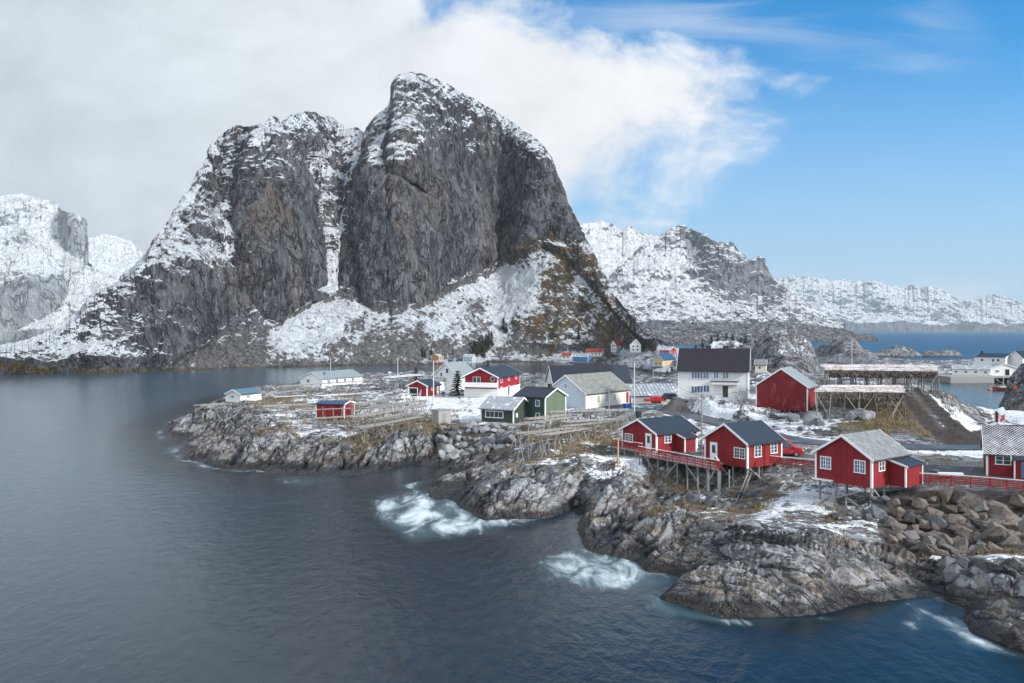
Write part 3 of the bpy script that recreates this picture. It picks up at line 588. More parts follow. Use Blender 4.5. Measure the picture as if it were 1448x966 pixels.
# ------------------------------------------------------------------ water with its foam
FOAM = [([(518,706),(560,696),(610,688),(655,700),(700,715),(750,722),(775,738),(700,752),(640,758),(575,764),(540,740)], 1.0), ([(752,792),(800,780),(850,778),(905,790),(985,812),(955,832),(880,836),(830,832),(775,815)], .95),
        ([(905,845),(935,836),(955,848),(985,866),(930,862)], .8), ([(1268,888),(1290,858),(1330,846),(1372,852),(1350,868),(1310,880),(1290,897)], .62), ([(385,672),(475,674),(490,680),(430,688),(395,682)], .75), ([(560,662),(600,656),(622,660),(585,668)], .5),
        ([(795,724),(818,716),(826,722),(800,732)], .6), ([(640,706),(665,690),(672,716),(655,725)], .5), ([(1408,470),(1436,470),(1436,472),(1408,472)], 1.0), ([(250,640),(300,660),(350,672),(300,668)], .35)]
def build_water():
    px = np.concatenate([np.linspace(-5200, -210, 60), np.arange(-200, 1650, 4.0), np.linspace(1660, 6500, 60)]).astype(np.float32)
    Ds = [6.0]
    while Ds[-1] < 45: Ds.append(Ds[-1]*1.06)
    while Ds[-1] < 700: Ds.append(Ds[-1]*1.007)
    while Ds[-1] < 45000: Ds.append(Ds[-1]*1.05)
    D = np.array(Ds, np.float32)[:, None]
    X = (px[None]-CX)/FPX*D; Y = np.broadcast_to(D, X.shape)
    PY = HY+CAMZ*FPX/Y; PX = np.broadcast_to(px[None], X.shape)
    f = np.zeros_like(X)
    inner = (PX > 150) & (PX < 2300) & (Y > 44) & (Y < 640)
    d = np.full(X.shape, -99, np.float32)
    d[inner] = sdist(X[inner], Y[inner], LAND)
    wv = fbm(X/6, Y/6, .1, 3, .5, 120)
    f = np.clip(1-np.abs(d+.9+wv*1.6)/(1.3+2.6*np.clip(wv+.15, 0, 1)), 0, 1)*np.clip(.42+1.3*fbm(X/11, Y/11, 4.4, 2, .5, 121), 0, .85)*(Y < 230)
    for poly, k in FOAM:
        s = 9
        if poly[0][1] < 500: s = .8
        wx = fbm(X/5, Y/8, 1.4, 3, .5, 122)*12 if s > 1 else 0
        f = np.maximum(f, k*ss(sdist(PX+wx*1.4, PY+wx*.5, poly), -s*1.8, s*2.4))
    co = np.stack([X, Y, np.zeros_like(X)], -1)
    me = grid_mesh('water', co, None, dict(foam=f, shore=np.clip(1+d/14, 0, 1)))
    m, t, b = newmat('sea_water')
    p = t.pos()
    sv = t.mapv(p, (1, .55, 1), (0, 0, R(18)))
    r1 = t.noise(sv, .9, 5, .62, .3); r2 = t.noise(t.mapv(p, (1, .5, 1), (0, 0, R(-12))), .16, 4, .55, .4); r3 = t.noise(p, .012, 3, .5)
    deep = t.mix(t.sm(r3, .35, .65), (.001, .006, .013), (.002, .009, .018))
    sky_sheen = t.m('SUBTRACT', 1.0, t.sm(t.m('ADD', t.sep(p)[0], t.m('MULTIPLY', t.m('SUBTRACT', r3, .5), 30)), -75, 5))      # sky sheen put into the water's base colour, paler towards the left
    deep = t.mix(t.m('MULTIPLY', sky_sheen, t.m('SUBTRACT', 1.0, t.attr('shore'))), deep, (.034, .066, .096))
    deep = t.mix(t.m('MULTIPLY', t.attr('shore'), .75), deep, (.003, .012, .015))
    wisp = t.noise(t.mapv(p, (1.1, .42, 1), (0, 0, R(-25))), .36, 8, .64, .7); w2 = t.noise(t.mapv(p, (1, .5, 1), (0, 0, R(20))), .16, 6, .6, 1.0)
    fm = t.m('ADD', t.attr('foam'), t.m('MULTIPLY', t.m('SUBTRACT', wisp, .5), 3.2)); fm = t.m('ADD', fm, t.m('MULTIPLY', t.m('SUBTRACT', w2, .5), 1.6))
    fm = t.m('MULTIPLY', t.m('MULTIPLY', t.sm(fm, .50, 1.55), .85), t.sm(t.attr('foam'), .02, .5))
    milky = t.m('MULTIPLY', t.sm(t.attr('foam'), .1, .9), .28)
    col = t.mix(milky, deep, (.16, .27, .31)); col = t.mix(fm, col, (.74, .82, .86))
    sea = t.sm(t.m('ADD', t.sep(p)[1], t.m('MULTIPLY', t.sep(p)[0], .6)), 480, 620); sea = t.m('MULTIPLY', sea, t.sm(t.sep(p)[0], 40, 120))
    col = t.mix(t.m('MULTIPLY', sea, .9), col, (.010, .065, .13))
    nb = t.bump(r1, .34, .30); nb = t.bump(r2, .10, .9, nb)
    out(t, b, col, t.m('ADD', t.m('ADD', .17, t.m('MULTIPLY', sea, .25)), t.m('MULTIPLY', t.m('MAXIMUM', fm, milky), .6)), nb)
    b.inputs['IOR'].default_value = 1.36
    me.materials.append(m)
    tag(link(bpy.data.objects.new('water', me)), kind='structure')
# ------------------------------------------------------------------ mesh builder and object materials
class MB:
    def __init__(s): s.v = []; s.f = []
    def poly(s, vs, fs):
        o = len(s.v); s.v += [tuple(v) for v in vs]; s.f += [tuple(i+o for i in f) for f in fs]; return s
    def box(s, x0, x1, y0, y1, z0, z1):
        return s.poly([(x0,y0,z0),(x1,y0,z0),(x1,y1,z0),(x0,y1,z0),(x0,y0,z1),(x1,y0,z1),(x1,y1,z1),(x0,y1,z1)],
                      [(0,3,2,1),(4,5,6,7),(0,1,5,4),(1,2,6,5),(2,3,7,6),(3,0,4,7)])
    def beam(s, p, q, w, h=None, up=(0,0,1)):
        h = w if h is None else h
        p = Vector(p); q = Vector(q); d = (q-p).normalized(); u = Vector(up)
        if abs(d.dot(u)) > .95: u = Vector((1,0,0))
        a = d.cross(u).normalized()*w/2; b = a.cross(d).normalized()*h/2
        return s.poly([p-a-b,p+a-b,p+a+b,p-a+b,q-a-b,q+a-b,q+a+b,q-a+b], [(0,3,2,1),(4,5,6,7),(0,1,5,4),(1,2,6,5),(2,3,7,6),(3,0,4,7)])
    def cyl(s, p, q, r0, r1=None, n=7):
        r1 = r0 if r1 is None else r1
        p = Vector(p); q = Vector(q); d = (q-p).normalized(); u = Vector((0,0,1)) if abs(d.z) < .9 else Vector((1,0,0))
        a = d.cross(u).normalized(); b = a.cross(d)
        vs = []
        for c, r in ((p, r0), (q, r1)):
            for i in range(n): t = 2*math.pi*i/n; vs.append(c+(a*math.cos(t)+b*math.sin(t))*r)
        return s.poly(vs, [tuple((i, (i+1) % n, n+(i+1) % n, n+i)) for i in range(n)]+[tuple(range(n-1,-1,-1)), tuple(range(n, 2*n))])
    def prism(s, outline, axis, a, b):
        """outline of 2-D points in the plane across the axis, pulled from a to b along it"""
        n = len(outline)
        def P(u, v, w): return {'x': (w,u,v), 'y': (u,w,v), 'z': (u,v,w)}[axis]
        vs = [P(u, v, a) for u, v in outline]+[P(u, v, b) for u, v in outline]
        return s.poly(vs, [tuple(range(n)), tuple(range(2*n-1, n-1, -1))]+[(i, i+n, (i+1) % n+n, (i+1) % n) for i in range(n)])
    def mesh(s, name, mat):
        me = bpy.data.meshes.new(name); me.from_pydata([tuple(v) for v in s.v], [], s.f)
        bm = bmesh.new(); bm.from_mesh(me); bmesh.ops.recalc_face_normals(bm, faces=bm.faces); bm.to_mesh(me); bm.free()
        if mat: me.materials.append(mat)
        return me
    def build(s, name, mat, parent=None, bevel=0):
        o = link(bpy.data.objects.new(name, s.mesh(name, mat)), parent)
        if bevel:
            md = o.modifiers.new('bevel', 'BEVEL'); md.width = bevel; md.segments = 2; md.limit_method = 'ANGLE'
        return o
def empty(name, loc, rz=0, label=None, cat=None, group=None):
    o = link(bpy.data.objects.new(name, None)); o.location = loc; o.rotation_euler = (0, 0, rz); o.empty_display_size = .5
    return tag(o, label, cat, group)
def copy_tree(o, parent=None):
    c = o.copy(); COL.objects.link(c)
    if parent is not None: c.parent = parent
    for ch in o.children: copy_tree(ch, c)
    return c

def board(name, base, var=.35, pitch=.17, horiz=False, groove=.6, weather=0.0, wcol=(.42,.40,.39)):
    m, t, b = newmat(name); o = t.obj(); x, y, z = t.sep(o)
    s = z if horiz else t.m('ADD', x, y)
    fr = t.m('FRACT', t.m('DIVIDE', s, pitch)); cell = t.m('FLOOR', t.m('DIVIDE', s, pitch))
    wn = t.n('TexWhiteNoise', noise_dimensions='1D'); t.put(wn.inputs['W'], cell)
    st = t.noise(t.mapv(o, (.25,.25,3) if horiz else (3,3,.25)), 1.6, 5, .65)
    big = t.noise(o, .55, 4, .6)
    k = t.m('ADD', t.m('MULTIPLY', wn.outputs[0], var*.5), t.m('ADD', t.m('MULTIPLY', st, var), t.m('MULTIPLY', big, var)))
    k = t.m('ADD', k, 1-var*1.25)
    sc = t.n('VectorMath', operation='SCALE'); t.put(sc.inputs[0], base); t.put(sc.inputs['Scale'], k)
    col = sc.outputs[0]
    if weather: col = t.mix(t.m('MULTIPLY', t.sm(t.m('ADD', t.m('MULTIPLY', st, .6), t.m('MULTIPLY', big, .4)), .52, .68), weather), col, wcol)
    g = t.sm(t.m('ABSOLUTE', t.m('SUBTRACT', fr, .5)), .34, .48)
    col = t.mix(t.m('MULTIPLY', g, groove), col, tuple(c*.45 for c in base))
    out(t, b, col, .65, t.bump(t.m('SUBTRACT', t.m('MULTIPLY', st, .3), g), .6, .03), .25); return m
def plain(name, base, rough=.6, var=.25, scale=1.5, spec=.3, metal=0.0, bumpd=.01):
    m, t, b = newmat(name); o = t.obj(); a = t.noise(o, scale, 6, .65); c = t.noise(o, scale*6, 4, .6)
    k = t.m('ADD', 1-var, t.m('ADD', t.m('MULTIPLY', a, var*1.4), t.m('MULTIPLY', c, var*.6)))
    sc = t.n('VectorMath', operation='SCALE'); t.put(sc.inputs[0], base); t.put(sc.inputs['Scale'], k)
    out(t, b, sc.outputs[0], rough, t.bump(c, .4, bumpd), spec, metal); return m
def roofmat(name, base, snow=0.0, pitch=.25, shingle=False, moss=0.0, rough=.7, lines='z', diag=False, streak=False):
    m, t, b = newmat(name); o = t.obj(); x, y, z = t.sep(o)
    a = t.noise(o, 1.1, 6, .65); c = t.noise(o, 5.0, 4, .65)
    k = t.m('ADD', .65, t.m('ADD', t.m('MULTIPLY', a, .45), t.m('MULTIPLY', c, .25)))
    sc = t.n('VectorMath', operation='SCALE'); t.put(sc.inputs[0], base); t.put(sc.inputs['Scale'], k); col = sc.outputs[0]
    rows = t.m('FRACT', t.m('DIVIDE', z if lines == 'z' else y, pitch)); h = rows
    if shingle:
        rr = t.m('FLOOR', t.m('DIVIDE', z, pitch)); q = t.m('FLOOR', t.m('ADD', t.m('DIVIDE', y, pitch*.8), t.m('MULTIPLY', rr, .5)))
        wn = t.n('TexWhiteNoise', noise_dimensions='2D'); t.put(wn.inputs['Vector'], t.comb(q, rr, 0))
        col = t.mix(t.m('MULTIPLY', t.sm(wn.outputs[0], .2, .9), .55), col, tuple(min(1, x_*2.0) for x_ in base))
    col = t.mix(t.m('MULTIPLY', t.sm(rows, .82, .97), .45), col, tuple(x_*.35 for x_ in base))
    if moss: col = t.mix(t.m('MULTIPLY', t.sm(a, .46, .66), moss), col, (.14, .145, .085))
    if diag:
        u = t.m('ADD', t.m('DIVIDE', y, .34), t.m('DIVIDE', z, .21)); v = t.m('SUBTRACT', t.m('DIVIDE', y, .34), t.m('DIVIDE', z, .21))
        hh = t.m('MULTIPLY', t.m('ABSOLUTE', t.m('SUBTRACT', t.m('FRACT', u), .5)), 2.0); vv = t.m('MULTIPLY', t.m('ABSOLUTE', t.m('SUBTRACT', t.m('FRACT', v), .5)), 2.0)
        dk = t.m('MULTIPLY', t.m('SUBTRACT', 1.0, hh), t.m('SUBTRACT', 1.0, vv)); dk = t.m('ADD', dk, t.m('ADD', t.m('MULTIPLY', t.m('SUBTRACT', a, .5), .9), t.m('MULTIPLY', t.m('SUBTRACT', c, .5), .5)))
        dk = t.m('SUBTRACT', dk, t.m('MULTIPLY', t.sm(z, 3.6, 4.6), .12))
        col = t.mix(t.m('MULTIPLY', t.sm(dk, .16, .30), .85), col, (.66, .68, .72))
    if snow:
        sv = t.mapv(o, (1, 2.2, .5)) if streak else o
        s = t.m('ADD', t.noise(sv, .9, 7, .7), snow-.5); col = t.mix(t.sm(s, .44, .60), col, (.80, .82, .86))
    out(t, b, col, rough, t.bump(t.m('ADD', h, c), .5, .03), .3); return m

M_RED = board('red_boards', (.225, .016, .021), .48, .28, False, .8, .5, (.27, .055, .05))
M_REDB = board('bright_red_boards', (.34, .018, .022), .22, .2)
M_BARN = board('weathered_red_boards', (.20, .016, .020), .35, .22, False, .5, .75, (.34, .20, .20))
M_WHITE = board('white_boards', (.74, .75, .74), .12, .16, True, .35)
M_LITCREAM = board('lit_white_cream_boards', (.74, .70, .60), .14, .2, False, .3)  # light on the warehouse's long side put into colour; also a cream shed
M_SHADEGREY = board('shaded_white_grey_boards', (.50, .57, .63), .10, .2, False, .3)  # blue shade on the warehouse gable put into colour; also a pale grey house
M_GREEN = board('green_boards', (.042, .066, .050), .25, .16, True, .5)
M_GREENLIT = board('lit_green_boards', (.125, .165, .110), .22, .2, False, .4)  # paler copy of the green: light on the gable put into colour
M_YEL = board('yellow_boards', (.60, .44, .22), .15, .2, True, .3)
M_ORANGE = board('orange_boards', (.62, .26, .05), .15, .2)
M_BLUEB = board('blue_boards', (.02, .22, .62), .15, .2)
M_NAVY = board('blue_boarded_quay', (.01, .10, .36), .15, .3, True)
M_GREYW = board('grey_boards', (.34, .335, .34), .3, .18, False, .6)
M_TRIM = plain('white_trim', (.78, .79, .80), .5, .08)
M_GLASS = None
def _glass():
    m, t, b = newmat('window_glass'); o = t.obj()
    out(t, b, t.mix(t.noise(o, 1.3, 3), (.015, .02, .03), (.07, .10, .14)), .06, None, .6); return m
M_GLASS = _glass()
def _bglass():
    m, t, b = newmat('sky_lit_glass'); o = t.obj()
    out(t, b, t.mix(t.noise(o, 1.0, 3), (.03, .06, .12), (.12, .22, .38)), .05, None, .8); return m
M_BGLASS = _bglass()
M_SLATE = roofmat('dark_slate_roof', (.030, .040, .055), 0, .3, rough=.55)
M_SLATEB = roofmat('blue_metal_roof', (.028, .075, .16), 0, .5, lines='y', rough=.5)
M_TEAL = roofmat('teal_metal_roof', (.085, .16, .20), .02, .5, lines='y', rough=.5)
M_SHING = roofmat('grey_shingle_roof', (.165, .172, .178), .06, .22, True, .25)
M_MOSSY = roofmat('mossy_grey_roof', (.17, .175, .165), .10, .3, True, .6)
M_GREYR = roofmat('grey_roof', (.23, .26, .27), .05, .6, lines='y')
M_SNOWR = roofmat('snowy_roof', (.30, .33, .36), .42, .9, lines='y')
M_DIAG = roofmat('fish_scale_slate_roof', (.035, .035, .038), 0, .6, diag=True)
M_DUST = roofmat('snow_dusted_black_roof', (.022, .020, .026), .02, .3, streak=True)
M_BLACKR = roofmat('black_roof', (.022, .027, .036), -.06, .8, lines='y', rough=.5)
M_REDR = roofmat('red_tile_roof', (.34, .045, .035), 0, .3)
M_CHIM = plain('dark_brick', (.05, .045, .045), .8, .4)
M_WOOD = board('grey_wood', (.30, .29, .28), .35, .11, False, .3)
M_POLE = plain('bleached_pole', (.27, .255, .24), .8, .4, 3)
M_POLEDK = plain('dark_pole', (.12, .105, .095), .8, .4, 3)
M_STILT = plain('green_grey_timber', (.20, .235, .23), .75, .35, 2)
M_RAIL = plain('red_rail_paint', (.30, .022, .026), .6, .25, 2)
M_SNOW = plain('snow', (.80, .83, .87), .7, .06, 3, .2)
M_RUBBER = plain('black_rubber', (.02, .02, .02), .8)
M_STEEL = plain('grey_steel', (.34, .36, .38), .4, .15, 2, .5, .6)
M_ASPH = plain('asphalt', (.060, .066, .075), .55, .35, 1.2, .5)
M_CONC = plain('concrete', (.30, .30, .29), .8, .3)

# ------------------------------------------------------------------ houses
class House:
    pass
HOUSES = []
def plan(near, h, phi, pxg, pxf, mirror=False, W=None, L=None, padm=None, eave=None, apex=None, we=None, wr=None, drop=0):
    """works out where a house stands: near = ground pixel of its nearest corner, h its floor height,
    phi the compass of the gable from that corner, pxg / pxf the pixels where gable and long side end"""
    H = House(); X, Y, _ = at(near[0], near[1], h); a = R(phi); g = (math.cos(a), math.sin(a))
    s = (g[1], -g[0]) if not mirror else (-g[1], g[0])
    def run(d, px): k = (px-CX)/FPX; return (k*Y-X)/(d[0]-k*d[1])
    H.W = W or abs(run(g, pxg)); H.L = L or abs(run(s, pxf)); H.h = h
    ax = (-g[0], -g[1]) if not mirror else g
    H.rz = math.atan2(ax[1], ax[0]); H.o = Vector((X+g[0]*H.W/2, Y+g[1]*H.W/2, h)); H.ax = Vector((*ax, 0)); H.ay = Vector((-ax[1], ax[0], 0))
    H.we = we if we else CAMZ-(eave-HY)/FPX*Y-h
    mid = H.o.y; H.wr = wr if wr else CAMZ-(apex-HY)/FPX*mid-h
    c = [H.o+H.ax*sx*H.W/2+H.ay*sy*H.L for sx, sy in ((-1,0),(1,0),(1,1),(-1,1))]
    poly = [(p.x, p.y) for p in c]
    PADS.append((poly, h-drop, padm or 2.5, 'flat' if padm is not None else 'below'))
    H.poly = poly; return H
def hpix(H, face, px, py):
    """where on a face of the house the photograph shows this pixel (u along the face seen from outside, z)"""
    d = Vector(((px-CX)/FPX, 1, -(py-HY)/FPX)); c = Vector((0,0,CAMZ))-H.o
    lo = Vector((c.dot(H.ax), c.dot(H.ay), c.z)); ld = Vector((d.dot(H.ax), d.dot(H.ay), d.z))
    if face == 'front': t = -lo.y/ld.y
    elif face == 'right': t = (H.W/2-lo.x)/ld.x
    else: t = (-H.W/2-lo.x)/ld.x
    p = lo+ld*t; return (p.x if face == 'front' else p.y), p.z
def face_box(H, mb, face, u0, u1, z0, z1, d0, d1):
    if face == 'front': mb.box(u0, u1, -d1, -d0, z0, z1)
    elif face == 'right': mb.box(H.W/2+d0, H.W/2+d1, u0, u1, z0, z1)
    else: mb.box(-H.W/2-d1, -H.W/2-d0, u0, u1, z0, z1)
def window(H, face, u, z, w_, h_, nx=2, ny=3, glass=None, label=None, off=0.0, frame=None, fw=.09):
    m = MB(); F = frame or M_TRIM
    u0, u1, z0, z1 = u-w_/2, u+w_/2, z-h_/2, z+h_/2
    face_box(H, m, face, u0-fw, u0, z0-fw, z1+fw, off+.002, off+.075); face_box(H, m, face, u1, u1+fw, z0-fw, z1+fw, off+.002, off+.075)
    face_box(H, m, face, u0, u1, z1, z1+fw, off+.003, off+.07); face_box(H, m, face, u0-fw-.05, u1+fw+.05, z0-fw, z0, off+.076, off+.11); face_box(H, m, face, u0, u1, z0-fw, z0, off+.003, off+.07)
    for i in range(1, nx):
        x = u0+(u1-u0)*i/nx; ww = .045 if nx % 2 == 0 and i == nx//2 else .02
        face_box(H, m, face, x-ww, x+ww, z0, z1, off+.003, off+.055)
    for j in range(1, ny):
        y = z0+(z1-z0)*j/ny; face_box(H, m, face, u0, u1, y-.018, y+.018, off+.004, off+.045)
    f = m.build('window', F, H.root); g = MB(); face_box(H, g, face, u0, u1, z0, z1, off+.005, off+.025); g.build('pane', glass or M_GLASS, f)
    if label: f['label'] = label
    return f
def wpix(H, face, px, py, w_, h_, nx=2, ny=3, **k):
    u, z = hpix(H, face, px, py); return window(H, face, u, z, w_, h_, nx, ny, **k)
def door(H, face, u, z0, w_=.9, h_=2.0, mat=None, glass=True, off=0.0, trim=True):
    m = MB(); face_box(H, m, face, u-w_/2, u+w_/2, z0, z0+h_, off+.003, off+.05); d = m.build('door', mat or M_TRIM, H.root)
    if trim:
        f = MB(); fw = .1
        face_box(H, f, face, u-w_/2-fw, u-w_/2-.002, z0, z0+h_+fw, off+.002, off+.08); face_box(H, f, face, u+w_/2+.002, u+w_/2+fw, z0, z0+h_+fw, off+.002, off+.08); face_box(H, f, face, u-w_/2, u+w_/2, z0+h_+.002, z0+h_+fw, off+.002, off+.075)
        f.build('frame', M_TRIM, d)
    if glass:
        g = MB(); face_box(H, g, face, u-w_*.27, u+w_*.27, z0+h_*.42, z0+h_*.88, off+.051, off+.062); g.build('pane', M_GLASS, d)
    k = MB(); face_box(H, k, face, u+w_*.34, u+w_*.42, z0+h_*.45, z0+h_*.49, off+.052, off+.11); k.build('handle', M_STEEL, d)
    return d
def house(H, name, label, cat, wall, roof, trim=M_TRIM, over=.35, ovg=.3, corners=True, gablemat=None, group=None, rt=.13, base=None, simple=False):
    r = H.root = empty(name, H.o, H.rz, label, cat, group)
    W, L, we, wr = H.W/2, H.L, H.we, H.wr
    m = MB(); z0 = -.25
    m.prism([(-W, z0), (W, z0), (W, we), (0, wr), (-W, we)], 'y', 0, L); wo_ = m.build('wall', wall, r)
    if gablemat:
        wo_.data.materials.append(gablemat)
        for p in wo_.data.polygons:
            if abs(p.normal.y) > .9: p.material_index = 1
    if base:
        b = MB(); b.box(-W-.03, W+.03, -.03, L+.03, -.6, .05); b.build('plinth', base, r)
    sl = (wr-we)/W; ln = math.hypot(W, wr-we); nx_, nz_ = (wr-we)/ln, W/ln
    m = MB()
    for s in (-1, 1):
        e = (s*(W+over), we-sl*over); a = (0, wr)
        o2 = .02; t = rt+o2
        pr = [(e[0]+s*nx_*o2, e[1]+nz_*o2), (a[0], a[1]+o2/nz_), (a[0], a[1]+t/nz_), (e[0]+s*nx_*t, e[1]+nz_*t)]
        m.prism(pr, 'y', -ovg, L+ovg)
    ro = m.build('roof', roof, r)
    if trim:
        for y0, y1 in ((-ovg-.05, -ovg-.003), (L+ovg+.003, L+ovg+.05)):
            for s in (-1, 1):
                e = (s*(W+over+.02), we-sl*(over+.02)); d = .14; m = MB()
                m.prism([(e[0], e[1]-d*.55), (0, wr-d*.55), (0, wr+(rt+.04)/nz_), (e[0], e[1]+(rt+.04)/nz_)], 'y', y0, y1); m.build('bargeboard', trim, r)
        if corners:
            c = .16
            for sx in (-1, 1):
                for y in (0, L):
                    x0, x1 = (W-c, W+.045) if sx > 0 else (-W-.045, -W+c); y0, y1 = (-.045, c) if y == 0 else (L-c, L+.045)
                    m = MB(); m.box(x0, x1, y0, y1, z0-.02, we-.02); m.build('corner_board', trim, r)
        if not simple:
            for s in (-1, 1):
                x = s*(W+over+.06); z = we-sl*over+.02
                m = MB(); m.cyl((x, -ovg, z), (x, L+ovg, z), .06, n=6); m.build('gutter', M_STEEL if roof in (M_GREYR, M_SNOWR) else M_CHIM, r)
    H.sl = sl; HOUSES.append(H); return H
def chimney(H, y, x=0.0, w_=.6, hh=1.0, mat=None):
    z = H.wr-abs(x)*H.sl; m = MB(); m.box(x-w_/2, x+w_/2, y-w_/2, y+w_/2, z-.4, z+hh); m.box(x-w_/2-.06, x+w_/2+.06, y-w_/2-.06, y+w_/2+.06, z+hh, z+hh+.1)
    return m.build('chimney', mat or M_CHIM, H.root)
def stilts(H, pts, mat=None, w_=.17, zt=-.25, name='stilt'):
    for lx, ly in pts:
        p = H.o+H.ax*lx+H.ay*ly; g = ground(p.x, p.y)-.3-H.h
        m = MB(); m.box(lx-w_/2, lx+w_/2, ly-w_/2, ly+w_/2, g, zt); m.build(name, mat or M_STILT, H.root)
def brace(H, p, q, w_=.13, mat=None): 
    m = MB(); m.beam(p, q, w_*.6, w_); return m.build('brace', mat or M_WOOD, H.root)
def annex(H, u0, u1, dep, we, drop, wall, roof, face='right', name='porch'):
    """a lean-to against a long side, its roof falling away from the house"""
    m = MB(); X = H.W/2; s = 1
    if face == 'left': X = -X; s = -1
    o = MB(); o.prism([(X+s*.003, -.3), (X+s*dep, -.3), (X+s*dep, we-drop), (X+s*.003, we)], 'y', u0, u1); a = o.build(name, wall, H.root)
    r = MB(); k = drop/dep
    r.prism([(X+s*.004, we+.02), (X+s*(dep+.35), we-drop-.35*k+.02), (X+s*(dep+.35), we-drop-.35*k+.13), (X+s*.004, we+.13)], 'y', u0-.25, u1+.25); r.build('porch_roof', roof, a)
    for u in (u0-.045, u1-.1):
        x0, x1 = sorted((X+s*(dep-.1), X+s*(dep+.045))); t = MB(); t.box(x0, x1, u, u+.145, -.3, we-drop-.04); t.build('corner_board', M_TRIM, a)
    x0 = X+s*.02; x1 = X+s*(dep+.36)
    for y0, y1 in ((u0-.30, u0-.253), (u1+.253, u1+.30)):
        t = MB(); t.prism([(x0, we-.05), (x1, we-drop-.36*k-.05), (x1, we-drop-.36*k+.15), (x0, we+.15)], 'y', y0, y1); t.build('bargeboard', M_TRIM, a)
    return a
# ------------------------------------------------------------------ where the houses stand
def dh(py, D): return CAMZ-(py-HY)*D/FPX
def far_near(px, py, D): return (px, py), dh(py, D)
P_C1 = plan((928.4,637.7), 4.2, 124, 880, 986, eave=613.4, apex=593.8, drop=.1)
P_C2 = plan((1057,659.5), 4.1, 124, 996.7, 1105.5, eave=627.3, apex=600.4, drop=.1)
P_C3 = plan((1233,687), 4.5, 128, 1153, 1281.5, eave=649, apex=616.5, drop=.1)
P_C4 = plan((1395,672), 4.6, 64, 0, 0, W=5.5, L=10.5, we=2.5, wr=4.85, padm=2)
P_BARN = plan((1142,580), 6.3, 150, 1069, 1153, eave=547.4, apex=521.8, drop=.8)
P_BIG = plan((1058,563), 7.4, 73, 0, 959, mirror=True, W=8, eave=523, apex=494.5, padm=4)
P_WARE = plan((828.5,578), 4.7, 142, 0, 889.4, W=9.5, eave=556.6, apex=531.4, padm=3)
P_GREEN = plan((771,597), 4.4, 51, 800, 729, mirror=True, eave=562, apex=549.7, padm=3)
P_EXT = plan((726,598.5), 4.4, 61, 0, 680, mirror=True, W=6.4, eave=578, we=2.35, wr=4.0, padm=3)
P_REDW = plan((704,563), 5.0, 164, 657, 735, eave=533, apex=521, padm=5)
P_WHG = plan((649,551), 5.0, 150, 612, 674, eave=535, we=3.3, wr=6.6, padm=4)
P_GAR = plan((604,560.4), 5.0, 160, 577, 622, eave=546, apex=538.7, padm=4)
P_LONG = plan((456,546), 3.8, 150, 425, 512, eave=535.8, apex=526.4, padm=3)
P_COT = plan((340.2,568.7), 3.4, 157, 319.8, 369.6, eave=557.6, apex=551.5, padm=1.5)
P_BOAT = plan((487,589.8), 3.6, 75, 501, 446.6, mirror=True, eave=572.3, we=2.35, wr=2.75, drop=.9)
P_DARK = plan((783,553), 3.2, 100, 0, 893, W=10, we=2.0, wr=6.65, padm=3)
P_SNOW = plan((893,571), 4.2, 98, 0, 962, W=9, we=1.8, wr=3.85, padm=3)
P_HB = plan((1421.6,524), 2.6, 50, 1436, 1378, mirror=True, eave=505.3, apex=500.5, padm=3)
P_HW1 = plan((1400,531), 2.4, 60, 0, 1347, mirror=True, W=10, we=2.2, wr=3.6, padm=4)
P_HW2 = plan((1441,531), 2.4, 172, 1400, 0, L=8, we=2.6, wr=4.5, padm=4)
P_HB2 = plan((1446,524), 2.6, 110, 0, 0, W=7, L=12, we=5.5, wr=8.2, padm=3)
P_RSH = plan((1413,597), 2.6, 140, 1406, 1421, we=1.6, wr=2.2, padm=1.5)
P_YSH = plan((1083,526), 6.0, 70, 0, 1068, mirror=True, W=4, we=2.4, wr=4.0, padm=3)
FARP = {}
from mathutils.bvhtree import BVHTree
_mt = bpy.data.objects['mountain']; _bv = BVHTree.FromPolygons([v.co for v in _mt.data.vertices], [p.vertices for p in _mt.data.polygons])
def on_mountain(px, py): return _bv.ray_cast(Vector((0,0,CAMZ)), Vector(((px-CX)/FPX, 1, -(py-HY)/FPX)).normalized())[0]
def farplan(key, px, py, D, phi, pxg, pxf, **k):
    q = on_mountain(px, py+.6); D = q.y-2.0 if q else D
    FARP[key] = plan((px, py), dh(py, D), phi, pxg, pxf, **k)
N_FAR_PADS = len(PADS)
farplan('orange', 621, 511, 512, 150, 610, 627, we=2.6, wr=4.2)
farplan('redboat', 618, 515.5, 497, 95, 0, 0, W=4, L=1, we=1.3, wr=2.1)
farplan('grey', 668, 512.5, 506, 75, 0, 655, mirror=True, W=6, we=3.0, wr=4.8)
farplan('teal', 641, 513.5, 503, 75, 0, 633.5, mirror=True, W=4, we=1.8, wr=2.8)
farplan('redroof', 807, 508.5, 556, 70, 0, 794, mirror=True, W=6, we=2.4, wr=4.0)
farplan('blue', 831, 511, 552, 60, 835, 810, mirror=True, we=2.6, wr=4.4)
farplan('longred', 851, 503.5, 575, 70, 0, 829, mirror=True, W=6, we=2.4, wr=4.4)
farplan('white1', 871, 497, 585, 135, 864, 885.5, we=4.2, wr=6.6)
farplan('white2', 906, 498, 560, 165, 891, 910.5, we=4.0, wr=7.0)
farplan('redsnow', 947, 502.5, 455, 60, 956, 932, mirror=True, we=2.6, wr=4.4)
farplan('yellow', 937, 518, 415, 150, 924, 955, we=3.0, wr=5.6)
del PADS[N_FAR_PADS:]

build_terrain()
build_water()
islet(1226, 1300, 487, 640, 3)
islet(1302, 1356, 489, 640, 8)

